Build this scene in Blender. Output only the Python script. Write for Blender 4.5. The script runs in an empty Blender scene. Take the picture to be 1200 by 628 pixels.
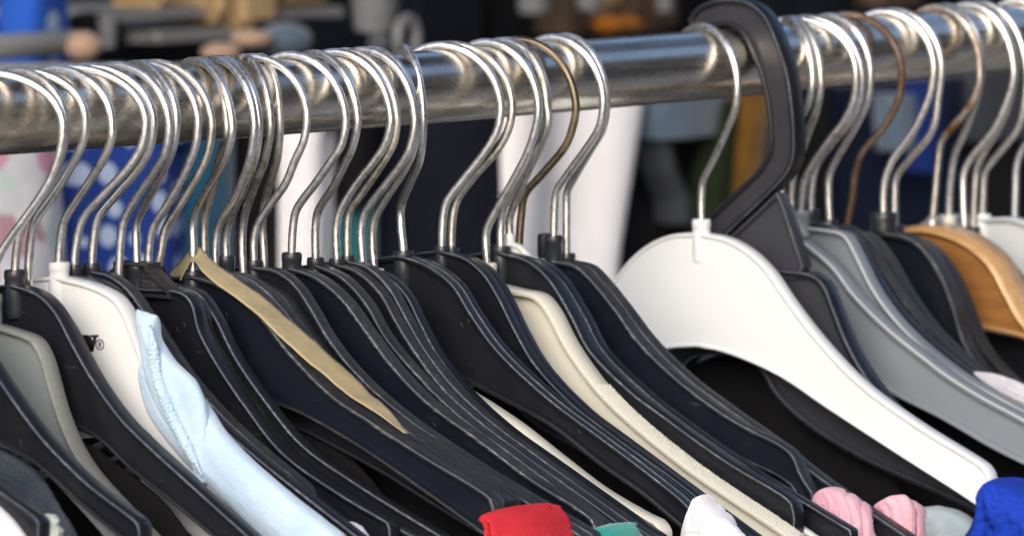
import bpy, bmesh, math, random
from mathutils import Vector, Matrix, noise
from mathutils.geometry import tessellate_polygon
random.seed(7)
S = bpy.context.scene
COL = S.collection
MM = 0.001

# ---------------------------------------------------------------- materials
def mat(name):
    m = bpy.data.materials.new(name); m.use_nodes = True
    nt = m.node_tree; b = nt.nodes['Principled BSDF']
    return m, nt, b
def N(nt, t, **kw):
    n = nt.nodes.new(t)
    for k, v in kw.items():
        if k in n.inputs.keys(): n.inputs[k].default_value = v
        else: setattr(n, k, v)
    return n
def L(nt, a, b): nt.links.new(a, b)
def coords(nt, scale=(1, 1, 1), rot=(0, 0, 0)):
    tc = N(nt, 'ShaderNodeTexCoord'); mp = N(nt, 'ShaderNodeMapping')
    mp.inputs['Scale'].default_value = scale; mp.inputs['Rotation'].default_value = rot
    L(nt, tc.outputs['Object'], mp.inputs['Vector']); return mp.outputs['Vector']
def ramp(nt, fac, stops):
    r = N(nt, 'ShaderNodeValToRGB'); e = r.color_ramp.elements
    while len(e) < len(stops): e.new(0.5)
    for i, (p, c) in enumerate(stops):
        e[i].position = p; e[i].color = (c[0], c[1], c[2], 1) if not isinstance(c, (int, float)) else (c, c, c, 1)
    L(nt, fac, r.inputs['Fac']); return r.outputs['Color']
def noise_tex(nt, vec, scale, detail=4, rough=.6):
    n = N(nt, 'ShaderNodeTexNoise', Scale=scale, Detail=detail, Roughness=rough); L(nt, vec, n.inputs['Vector']); return n.outputs['Fac']
def bump(nt, b, h, strength, dist=.001):
    n = N(nt, 'ShaderNodeBump', Strength=strength, Distance=dist); L(nt, h, n.inputs['Height']); L(nt, n.outputs['Normal'], b.inputs['Normal'])
def mixc(nt, fac, a, c):
    n = N(nt, 'ShaderNodeMix', data_type='RGBA')
    L(nt, fac, n.inputs['Factor'])
    for s, v in ((6, a), (7, c)):
        if hasattr(v, 'links'): L(nt, v, n.inputs[s])
        else: n.inputs[s].default_value = (*v, 1)
    return n.outputs[2]

def plastic(name, col, rough=.38, scuff=(.16, .16, .17), amt=.35, dust=.5, sss=0, lo=.62):
    """moulded plastic: base colour, dust film, long scuffs along the arm"""
    m, nt, b = mat(name)
    v = coords(nt)
    geo = N(nt, 'ShaderNodeObjectInfo')
    add = N(nt, 'ShaderNodeVectorMath', operation='ADD'); L(nt, v, add.inputs[0])
    comb = N(nt, 'ShaderNodeCombineXYZ'); mul = N(nt, 'ShaderNodeMath', operation='MULTIPLY'); mul.inputs[1].default_value = 7.0
    L(nt, geo.outputs['Random'], mul.inputs[0]); L(nt, mul.outputs[0], comb.inputs[0]); L(nt, mul.outputs[0], comb.inputs[1]); L(nt, comb.outputs[0], add.inputs[1])
    vv = add.outputs[0]
    mp = N(nt, 'ShaderNodeMapping'); mp.inputs['Rotation'].default_value = (math.radians(-38), 0, 0); mp.inputs['Scale'].default_value = (2600, 60, 900)
    L(nt, vv, mp.inputs['Vector'])
    streak = noise_tex(nt, mp.outputs['Vector'], 1.0, 3, .55)
    blot = noise_tex(nt, vv, 45, 5, .65)
    fine = noise_tex(nt, vv, 900, 2, .6)
    mm = N(nt, 'ShaderNodeMath', operation='MULTIPLY'); L(nt, ramp(nt, streak, [(lo, 0), (lo + .14, 1)]), mm.inputs[0]); L(nt, ramp(nt, blot, [(.42, 0), (.68, 1)]), mm.inputs[1])
    ms = N(nt, 'ShaderNodeMath', operation='MULTIPLY'); ms.inputs[1].default_value = amt; L(nt, mm.outputs[0], ms.inputs[0])
    c1 = mixc(nt, ms.outputs[0], col, scuff)
    dz = N(nt, 'ShaderNodeMath', operation='MULTIPLY'); L(nt, ramp(nt, fine, [(.64, 0), (.71, 1)]), dz.inputs[0]); L(nt, ramp(nt, noise_tex(nt, vv, 28, 3, .6), [(.52, 0), (.70, 1)]), dz.inputs[1])
    dm = N(nt, 'ShaderNodeMath', operation='MULTIPLY'); dm.inputs[1].default_value = dust
    L(nt, dz.outputs[0], dm.inputs[0])
    c2 = mixc(nt, dm.outputs[0], c1, scuff)
    L(nt, c2, b.inputs['Base Color'])
    L(nt, ramp(nt, blot, [(.3, rough * .8), (.75, min(1, rough * 1.35))]), b.inputs['Roughness'])
    b.inputs['IOR'].default_value = 1.48
    if sss:
        b.inputs['Subsurface Weight'].default_value = sss; b.inputs['Subsurface Radius'].default_value = (.004, .004, .003); b.inputs['Subsurface Scale'].default_value = 1.0
    wav = noise_tex(nt, vv, 120, 3, .5)
    bump(nt, b, wav, .12, .0006)
    return m

def steel(name, tint=(.62, .62, .61), rough=.3, rust=0.0, rustc=(.13, .055, .02), gal=.5):
    m, nt, b = mat(name)
    v = coords(nt)
    info = N(nt, 'ShaderNodeObjectInfo')
    add = N(nt, 'ShaderNodeVectorMath', operation='ADD'); L(nt, v, add.inputs[0]); L(nt, info.outputs['Random'], add.inputs[1]); vv = add.outputs[0]
    n1 = noise_tex(nt, vv, 420, 5, .7); n2 = noise_tex(nt, vv, 60, 4, .6)
    dark = tuple(x * .55 for x in tint)
    c = mixc(nt, ramp(nt, n1, [(.40, gal), (.60, 0)]), tint, dark)
    b.inputs['Metallic'].default_value = .92
    if rust:
        f = ramp(nt, n2, [(max(0, .75 - rust), 0), (max(.05, .9 - rust), 1)])
        c = mixc(nt, f, c, rustc)
        inv = N(nt, 'ShaderNodeMath', operation='SUBTRACT'); inv.inputs[0].default_value = 1; L(nt, f, inv.inputs[1]); 
        mx = N(nt, 'ShaderNodeMath', operation='MAXIMUM'); mx.inputs[1].default_value = .25; L(nt, inv.outputs[0], mx.inputs[0]); L(nt, mx.outputs[0], b.inputs['Metallic'])
    L(nt, c, b.inputs['Base Color'])
    L(nt, ramp(nt, n1, [(.3, rough * .75), (.7, rough * 1.4)]), b.inputs['Roughness'])
    bump(nt, b, n1, .25, .0002)
    return m

def cloth(name, col, col2=None, weave=1500, rough=.95, sheen=.3, bumpy=.4, pat=None):
    m, nt, b = mat(name)
    v = coords(nt)
    w = N(nt, 'ShaderNodeTexVoronoi', Scale=weave * .8); L(nt, v, w.inputs['Vector'])
    n = noise_tex(nt, v, 60, 4, .6); nf = noise_tex(nt, v, weave * .6, 2, .6)
    c2 = col2 or tuple(x * .8 for x in col)
    L(nt, mixc(nt, ramp(nt, n, [(.35, 0), (.7, 1)]), col, c2), b.inputs['Base Color'])
    b.inputs['Roughness'].default_value = rough; b.inputs['Sheen Weight'].default_value = sheen if max(col) > .12 else 0; b.inputs['Specular IOR Level'].default_value = .25
    ad = N(nt, 'ShaderNodeMath', operation='ADD'); L(nt, w.outputs['Distance'], ad.inputs[0]); L(nt, nf, ad.inputs[1])
    bump(nt, b, ad.outputs[0], bumpy, .0006)
    return m

def dots_cloth(name, base, dot, scale, thr=.32):
    m, nt, b = mat(name)
    v = coords(nt, (1, .02, 1))
    vo = N(nt, 'ShaderNodeTexVoronoi', Scale=scale, Randomness=.45); L(nt, v, vo.inputs['Vector'])
    f = ramp(nt, vo.outputs['Distance'], [(thr, 1), (thr + .04, 0)])
    L(nt, mixc(nt, f, base, dot), b.inputs['Base Color']); b.inputs['Roughness'].default_value = .9
    return m
def floral_cloth(name):
    m, nt, b = mat(name)
    v = coords(nt, (1, .02, 1))
    vo = N(nt, 'ShaderNodeTexVoronoi', Scale=75, Randomness=1); L(nt, v, vo.inputs['Vector'])
    sp = N(nt, 'ShaderNodeSeparateColor'); L(nt, vo.outputs['Color'], sp.inputs[0])
    f = ramp(nt, sp.outputs[0], [(0, (.6, .62, .68)), (.35, (.75, .72, .78)), (.5, (.58, .30, .40)), (.62, (.68, .7, .76)), (.78, (.50, .64, .63)), (.9, (.44, .26, .32))])
    f.node.color_ramp.interpolation = 'CONSTANT'
    L(nt, f, b.inputs['Base Color']); b.inputs['Roughness'].default_value = .9
    return m

M = {}
M['black'] = plastic('black plastic', (.0078, .0088, .0130), .38, (.12, .12, .125), .45, .30)
M['navyblack'] = plastic('blue black plastic', (.0060, .0084, .0160), .35, (.13, .14, .16), .30, .25)
M['dusty'] = plastic('dusty black plastic', (.028, .027, .027), .55, (.11, .10, .095), .8, .5, lo=.5)
M['worn'] = plastic('worn black plastic', (.0165, .0168, .0185), .46, (.14, .14, .14), .7, .4, lo=.50)
M['edge'] = plastic('rubbed and highlit black plastic rim', (.075, .087, .110), .30, (.36, .39, .44), .7, .2, lo=.48)  # rim wear plus the edge highlight painted into the colour
M['warmblack'] = plastic('smooth grey black plastic', (.034, .036, .046), .38, (.10, .095, .095), .25, .2)
M['hookweb'] = plastic('satin grey black plastic', (.027, .027, .034), .38, (.09, .088, .092), .3, .2)
M['white'] = plastic('white plastic', (.66, .68, .69), .40, (.5, .5, .48), .25, .25)
M['brightwhite'] = plastic('clean white plastic', (.68, .71, .73), .40, (.50, .50, .49), .45, .2)
M['cream'] = plastic('cream plastic', (.62, .61, .53), .42, (.42, .37, .28), .5, .3)
M['grey'] = plastic('silver grey plastic', (.19, .215, .245), .42, (.33, .34, .35), .35, .25)
M['palegrey'] = plastic('pale grey plastic', (.50, .53, .56), .4, (.4, .4, .4), .3, .2)
M['greygreen'] = plastic('translucent grey green plastic', (.21, .235, .245), .36, (.33, .34, .33), .5, .3)
M['greygreenrim'] = plastic('grey green plastic rim', (.22, .23, .21), .42, (.34, .34, .31), .8, .4, lo=.5)
M['boss'] = plastic('blue black socket', (.022, .026, .034), .3, (.16, .16, .18), .5, .3)
M['chrome'] = steel('bright hook steel', (.82, .82, .82), .30, gal=.3)
M['galv'] = steel('dull galvanised hook steel', (.70, .71, .73), .40, gal=.45)
M['stained'] = steel('stained hook steel', (.72, .70, .66), .42, rust=.20, rustc=(.27, .23, .17), gal=.5)
M['rusty'] = steel('rusty hook steel', (.25, .205, .18), .5, rust=.40, rustc=(.085, .042, .022), gal=.6)
M['halfrust'] = steel('partly rusty hook steel', (.60, .57, .53), .36, rust=.27, rustc=(.16, .075, .03), gal=.5)
M['brass'] = steel('brown tarnished hook steel', (.21, .175, .125), .40, rust=.25, rustc=(.13, .095, .045), gal=.6)

def m_rail():
    m, nt, b = mat('scratched chrome tube')
    v = coords(nt)
    vs = coords(nt, (14, 260, 260)); va = coords(nt, (40, 400, 400))
    scr = noise_tex(nt, va, 1.0, 4, .7); blot = noise_tex(nt, v, 26, 6, .7); grit = noise_tex(nt, v, 650, 3, .6); lng = noise_tex(nt, vs, 1, 3, .6)
    dirt = ramp(nt, blot, [(.44, 0), (.70, 1)])
    sx = N(nt, 'ShaderNodeSeparateXYZ'); L(nt, v, sx.inputs[0])
    mr = N(nt, 'ShaderNodeMapRange'); mr.inputs[1].default_value = .06; mr.inputs[2].default_value = -.24; mr.inputs[3].default_value = .30; mr.inputs[4].default_value = 1.0
    L(nt, sx.outputs['X'], mr.inputs[0])
    dm = N(nt, 'ShaderNodeMath', operation='MULTIPLY'); L(nt, dirt, dm.inputs[0]); L(nt, mr.outputs[0], dm.inputs[1])
    c = mixc(nt, dm.outputs[0], (.74, .70, .62), (.42, .34, .25))
    spots = N(nt, 'ShaderNodeMath', operation='MULTIPLY'); L(nt, ramp(nt, noise_tex(nt, v, 210, 5, .75), [(.63, 0), (.70, 1)]), spots.inputs[0]); L(nt, ramp(nt, noise_tex(nt, v, 17, 3, .5), [(.50, 0), (.62, 1)]), spots.inputs[1])
    c = mixc(nt, spots.outputs[0], c, (.10, .055, .03))
    L(nt, c, b.inputs['Base Color'])
    mt = N(nt, 'ShaderNodeMapRange'); mt.inputs[3].default_value = 1; mt.inputs[4].default_value = .35; L(nt, spots.outputs[0], mt.inputs[0]); L(nt, mt.outputs[0], b.inputs['Metallic'])
    ro = N(nt, 'ShaderNodeMath', operation='MULTIPLY_ADD'); L(nt, dm.outputs[0], ro.inputs[0]); ro.inputs[1].default_value = .16; ro.inputs[2].default_value = .24
    r2 = N(nt, 'ShaderNodeMath', operation='MULTIPLY_ADD'); L(nt, ramp(nt, scr, [(.45, 0), (.75, 1)]), r2.inputs[0]); r2.inputs[1].default_value = .10; L(nt, ro.outputs[0], r2.inputs[2])
    L(nt, r2.outputs[0], b.inputs['Roughness'])
    ad = N(nt, 'ShaderNodeMath', operation='ADD'); L(nt, scr, ad.inputs[0]); L(nt, lng, ad.inputs[1])
    bump(nt, b, ad.outputs[0], .015, .0002)
    return m
M['rail'] = m_rail()

def m_wood():
    m, nt, b = mat('varnished wood')
    mp = coords(nt, (300, 25, 220), (math.radians(-30), 0, 0))
    w = N(nt, 'ShaderNodeTexWave', Scale=.12, Distortion=5, Detail=4); L(nt, mp, w.inputs['Vector'])
    n = noise_tex(nt, mp, 1.2, 5, .65)
    mx = N(nt, 'ShaderNodeMath', operation='MULTIPLY_ADD'); L(nt, w.outputs['Fac'], mx.inputs[0]); mx.inputs[1].default_value = .16; L(nt, n, mx.inputs[2])
    L(nt, ramp(nt, mx.outputs[0], [(.25, (.17, .072, .020)), (.6, (.25, .112, .032)), (.95, (.33, .165, .054))]), b.inputs['Base Color'])
    b.inputs['Roughness'].default_value = .42; b.inputs['Coat Weight'].default_value = .3; b.inputs['Coat Roughness'].default_value = .25
    bump(nt, b, n, .1, .0005)
    return m
M['wood'] = m_wood()
M['woodrim'] = m_wood(); M['woodrim'].name = 'pale wood edge'
for nd in M['woodrim'].node_tree.nodes:
    if nd.type == 'VALTORGB':
        for e, c in zip(nd.color_ramp.elements, ((.34, .19, .07), (.46, .28, .12), (.54, .36, .17))): e.color = (*c, 1)

def m_tape():
    m, nt, b = mat('beige masking tape')
    v = coords(nt); n = noise_tex(nt, v, 130, 5, .65); f = noise_tex(nt, coords(nt, (300, 30, 300), (math.radians(-40), 0, 0)), 1, 3, .6)
    c = mixc(nt, ramp(nt, n, [(.35, 0), (.7, 1)]), (.43, .355, .205), (.34, .275, .155))
    L(nt, mixc(nt, ramp(nt, f, [(.55, 0), (.8, .6)]), c, (.43, .365, .235)), b.inputs['Base Color']); b.inputs['Roughness'].default_value = .5
    b.inputs['Coat Weight'].default_value = .2; bump(nt, b, f, .25, .0004); return m
M['tape'] = m_tape()
M['ink'] = plastic('black print', (.02, .02, .02), .5, (.05, .05, .05), .2, .1)

M['c_iceblue'] = cloth('ice blue cotton', (.40, .55, .71), (.48, .61, .75), 2000, bumpy=.4)
M['c_trim'] = cloth('ice blue knit trim', (.40, .55, .72), (.50, .63, .76), 1200, bumpy=.9)
M['c_red'] = cloth('coral red cotton', (.60, .030, .045), (.52, .022, .035), 1800, sheen=0)
M['c_teal'] = cloth('teal cotton', (.02, .30, .26), (.02, .25, .22))
M['c_white'] = cloth('white cotton', (.76, .76, .82), (.70, .70, .78))
M['c_towel'] = cloth('soft white towelling', (.46, .46, .52), (.54, .54, .60), 900, bumpy=1.0)
M['c_pink'] = cloth('pink terry', (.64, .33, .42), (.70, .45, .53), 2200, bumpy=.55, sheen=.2)
M['c_blue'] = cloth('cobalt blue cotton', (.008, .045, .42), (.007, .036, .34), sheen=0)
M['c_paleblue'] = cloth('grey blue cotton', (.36, .43, .47), (.30, .37, .41))
M['c_lav'] = cloth('lavender white cotton', (.66, .62, .78), (.75, .74, .82))
M['c_mauve'] = cloth('mauve grey cotton', (.30, .25, .30), (.22, .2, .26))
M['c_denim'] = cloth('dark denim', (.028, .036, .052), (.055, .066, .085), 1200, bumpy=.8)
M['c_dark'] = cloth('gap shade', (.003, .003, .0045), (.005, .005, .007))  # near-black for the sheets that stand in for shade between hangers
M['c_mint'] = cloth('mint fluff', (.62, .70, .58), (.72, .74, .70), 700, bumpy=1)
M['b_floral'] = floral_cloth('pink floral cotton')
M['b_polka'] = dots_cloth('blue spotted cotton', (.004, .034, .24), (.38, .48, .68), 62, .36)
M['b_tealblue'] = cloth('petrol blue cotton', (.003, .06, .125))
M['b_charcoal'] = cloth('charcoal cotton', (.007, .0065, .009))
M['b_white'] = cloth('white linen', (.78, .78, .82), (.74, .74, .79))
M['b_turq'] = cloth('turquoise cotton', (.01, .22, .25))
M['b_black'] = cloth('black wool', (.006, .006, .008))
M['b_navy'] = cloth('navy wool', (.004, .006, .014))
M['b_navy2'] = cloth('navy cotton', (.003, .007, .024), (.005, .010, .032))
M['b_steel'] = cloth('steel blue cotton', (.07, .11, .16), (.11, .15, .21))
M['b_green'] = cloth('moss green cotton', (.010, .018, .006))
M['b_amber'] = cloth('amber yellow cotton', (.13, .062, .005), (.07, .035, .004))
M['b_cobalt'] = cloth('cobalt cotton', (.004, .018, .12))
M['b_slate'] = cloth('slate grey cotton', (.035, .040, .050), (.05, .056, .066))
M['b_card'] = cloth('tan cardboard', (.50, .35, .18), (.34, .22, .11), 300)
M['b_cup'] = plastic('frosted grey plastic', (.17, .175, .19), .3)
M['b_bag'] = dots_cloth('blue bag cotton with big spots', (.010, .085, .48), (.45, .58, .78), 34, .40)
M['b_orange'] = plastic('orange plastic', (.50, .19, .02), .45)
M['b_front'] = cloth('lightened brown brick', (.23, .165, .115), (.15, .10, .07), 60)  # base colour raised because this wall faces away from the sun
M['b_brown'] = cloth('brown leather', (.07, .045, .03), rough=.5)
M['b_shelf'] = plastic('grey painted shelf', (.25, .26, .27), .5)
M['b_wall'] = cloth('dark tarpaulin', (.006, .006, .007), (.009, .008, .008), 300, rough=.7)
M['b_knob'] = cloth('pinkish wooden knob', (.42, .28, .20), (.38, .25, .18), 200, rough=.6)

def m_ground():
    m, nt, b = mat('pale concrete paving')
    v = coords(nt); n = noise_tex(nt, v, 3, 6, .7); g = noise_tex(nt, v, 160, 3, .7)
    L(nt, mixc(nt, ramp(nt, n, [(.3, 0), (.7, 1)]), (.19, .195, .20), (.26, .262, .265)), b.inputs['Base Color']); b.inputs['Roughness'].default_value = .9
    bump(nt, b, g, .6, .004); return m
M['ground'] = m_ground()

# ---------------------------------------------------------------- helpers
def obj(name, bm, m, parent=None, smooth=40):
    me = bpy.data.meshes.new(name); bm.normal_update(); bm.to_mesh(me); bm.free()
    for mm in (m if isinstance(m, (list, tuple)) else [m]): me.materials.append(mm)
    if smooth:
        me.shade_smooth()
        if smooth < 180: me.set_sharp_from_angle(angle=math.radians(smooth))
    o = bpy.data.objects.new(name, me); COL.objects.link(o)
    if parent: o.parent = parent
    return o
def tag(o, label, cat, group=None, kind=None):
    if label: o['label'] = label
    if cat: o['category'] = cat
    if group: o['group'] = group
    if kind: o['kind'] = kind
    return o
def thing(name, label, cat, loc, group=None):
    o = bpy.data.objects.new(name, None); o.empty_display_size = .01; COL.objects.link(o); o.location = loc
    return tag(o, label, cat, group)
def catmull(p, per=8):
    p = [Vector(q) for q in p]
    if len(p) < 3: return p
    out = []
    e = [2 * p[0] - p[1]] + p + [2 * p[-1] - p[-2]]
    for i in range(1, len(e) - 2):
        a, b, c, d = e[i - 1:i + 3]
        # centripetal parametrisation keeps the curve from overshooting
        t0 = 0; t1 = t0 + max(1e-6, (b - a).length) ** .5; t2 = t1 + max(1e-6, (c - b).length) ** .5; t3 = t2 + max(1e-6, (d - c).length) ** .5
        for k in range(per):
            t = t1 + (t2 - t1) * k / per
            A1 = a * ((t1 - t) / (t1 - t0)) + b * ((t - t0) / (t1 - t0)); A2 = b * ((t2 - t) / (t2 - t1)) + c * ((t - t1) / (t2 - t1)); A3 = c * ((t3 - t) / (t3 - t2)) + d * ((t - t2) / (t3 - t2))
            B1 = A1 * ((t2 - t) / (t2 - t0)) + A2 * ((t - t0) / (t2 - t0)); B2 = A2 * ((t3 - t) / (t3 - t1)) + A3 * ((t - t1) / (t3 - t1))
            out.append(B1 * ((t2 - t) / (t2 - t1)) + B2 * ((t - t1) / (t2 - t1)))
    out.append(p[-1]); return out
def resample(p, n):
    d = [0]
    for a, b in zip(p, p[1:]): d.append(d[-1] + (b - a).length)
    out = []; j = 0
    for i in range(n):
        t = d[-1] * i / (n - 1)
        while j < len(d) - 2 and d[j + 1] < t: j += 1
        s = (t - d[j]) / max(1e-9, d[j + 1] - d[j]); out.append(p[j].lerp(p[j + 1], min(1, max(0, s))))
    return out
def tube(bm, pts, r, sides=12, cap=True, rf=None):
    """round bar swept along 3-D points with a parallel-transported frame"""
    pts = [Vector(p) for p in pts]; n = len(pts); rings = []; up = None
    for i, p in enumerate(pts):
        t = (pts[min(n - 1, i + 1)] - pts[max(0, i - 1)]).normalized()
        if up is None:
            up = Vector((1, 0, 0)) if abs(t.x) < .8 else Vector((0, 0, 1))
        up = (up - t * up.dot(t)).normalized(); s = t.cross(up)
        rr = r if rf is None else rf(i / (n - 1))
        rings.append([bm.verts.new(p + (up * math.cos(a) + s * math.sin(a)) * rr) for a in [2 * math.pi * k / sides for k in range(sides)]])
    for a, b in zip(rings, rings[1:]):
        for k in range(sides): bm.faces.new((a[k], a[(k + 1) % sides], b[(k + 1) % sides], b[k]))
    if cap:
        for ring, sgn, q in ((rings[0], -1, 1), (rings[-1], 1, -2)):
            i = 0 if sgn < 0 else n - 1
            t = (pts[i] - pts[q if sgn < 0 else n - 2]).normalized()
            inner = [bm.verts.new(pts[i] + (v.co - pts[i]) * .6 + t * r * .45) for v in ring]
            for k in range(sides): bm.faces.new((ring[k], ring[(k + 1) % sides], inner[(k + 1) % sides], inner[k]))
            bm.faces.new(inner)
def lathe(bm, prof, c, sides=20):
    """profile of (radius, z) turned about the vertical through c"""
    rings = []
    for r, z in prof: rings.append([bm.verts.new((c[0] + r * math.cos(a), c[1] + r * math.sin(a), z)) for a in [2 * math.pi * k / sides for k in range(sides)]])
    for a, b in zip(rings, rings[1:]):
        for k in range(sides): bm.faces.new((a[k], a[(k + 1) % sides], b[(k + 1) % sides], b[k]))
    bm.faces.new(rings[0]); bm.faces.new(rings[-1])
def box(bm, x0, x1, y0, y1, z0, z1, bev=0):
    r = bmesh.ops.create_cube(bm, size=1); vs = r['verts']
    for v in vs: v.co = Vector(((x0 + x1) / 2 + v.co.x * (x1 - x0), (y0 + y1) / 2 + v.co.y * (y1 - y0), (z0 + z1) / 2 + v.co.z * (z1 - z0)))
    if bev: bmesh.ops.bevel(bm, geom=list({e for v in vs for e in v.link_edges}), offset=bev, segments=2, affect='EDGES')

def area(p): return sum(a.x * b.y - b.x * a.y for a, b in zip(p, p[1:] + p[:1])) / 2
def inset(p, d):
    """offset of a closed counter-clockwise outline towards its inside"""
    n = len(p); out = []
    for i in range(n):
        a, b, c = p[i - 1], p[i], p[(i + 1) % n]
        e1 = (b - a).normalized() if (b - a).length > 1e-9 else (c - b).normalized(); e2 = (c - b).normalized() if (c - b).length > 1e-9 else e1
        n1 = Vector((-e1.y, e1.x)); n2 = Vector((-e2.y, e2.x)); m = n1 + n2
        if m.length < 1e-6: m = n1
        m.normalize(); k = d / max(.45, m.dot(n1)); out.append(b + m * k)
    return out
def dedupe(p, eps=.25):
    out = []
    for q in p:
        if not out or (q - out[-1]).length > eps: out.append(q)
    while (out[0] - out[-1]).length < eps: out.pop()
    return out
def moulded(bm, outline, T, web=2.2, rim=2.2, ch=.8, x0=0, edge=1, top=0, solid=False, groove=False, wob=0):
    """moulded plastic section: a thin web inside a raised rim that follows the outline (mm, plane y-z)"""
    p = dedupe([Vector(q) for q in outline])
    if area(p) < 0: p.reverse()
    h = T / 2
    if solid: rows = [(ch * 2.2, -h), (ch * .7, -h + ch * .35), (0, -h + ch * 1.5), (0, h - ch * 1.5), (ch * .7, h - ch * .35), (ch * 2.2, h)]
    else:
        mid = [(0, -h + ch), (0, h - ch)]
        if groove: mid = [(0, -h + ch), (0, -h * .28), (.5, -h * .16), (.5, h * .02), (0, h * .14), (0, h - ch)]
        rows = [(rim + .12, -web / 2), (rim, -h + ch * .7), (rim - ch * .7, -h), (ch * .8, -h)] + mid + [(ch * .8, h), (rim - ch * .7, h), (rim, h - ch * .7), (rim + .12, web / 2)]
    rings = []
    for d, x in rows:
        q = inset(p, d) if d else p
        rings.append([bm.verts.new(((x0 + x) * MM, v.x * MM, v.y * MM)) for v in q])
    n = len(p)
    for j, (a, b) in enumerate(zip(rings, rings[1:])):
        for k in range(n):
            f = bm.faces.new((a[k], b[k], b[(k + 1) % n], a[(k + 1) % n]))
            if not solid and rows[j + 1][0] < rim and rows[j][0] < rim:
                e = abs(rows[j][1] - rows[j + 1][1]) < 1.2 and rows[j][0] != rows[j + 1][0]
                f.material_index = edge if (e and rows[j][0] <= ch) else top
    for ring, flip in ((rings[0], False), (rings[-1], True)):
        co = [Vector((v.co.y, v.co.z, 0)) for v in ring]
        for t in tessellate_polygon([co]):
            try: bm.faces.new([ring[i] for i in t])
            except ValueError: pass
    bmesh.ops.recalc_face_normals(bm, faces=bm.faces)

def round_corner(p, i, r):
    a, b, c = p[i - 1], p[i], p[(i + 1) % len(p)]
    r = min(r, (a - b).length * .45, (c - b).length * .45)
    s = b + (a - b).normalized() * r; e = b + (c - b).normalized() * r
    return [s.lerp(b, t).lerp(b.lerp(e, t), t) for t in (0, .25, .5, .75, 1)]

# ---------------------------------------------------------------- the rail
def rail_z(x): return .0157 * x * x
bm = bmesh.new()
tube(bm, [(x * .03, 0, rail_z(x * .03)) for x in range(-36, 41)], .015, 48)
rail = obj('clothes_rail', bm, M['rail'])
tag(rail, 'scratched round chrome tube that all the hangers hang from', 'rail')

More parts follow.
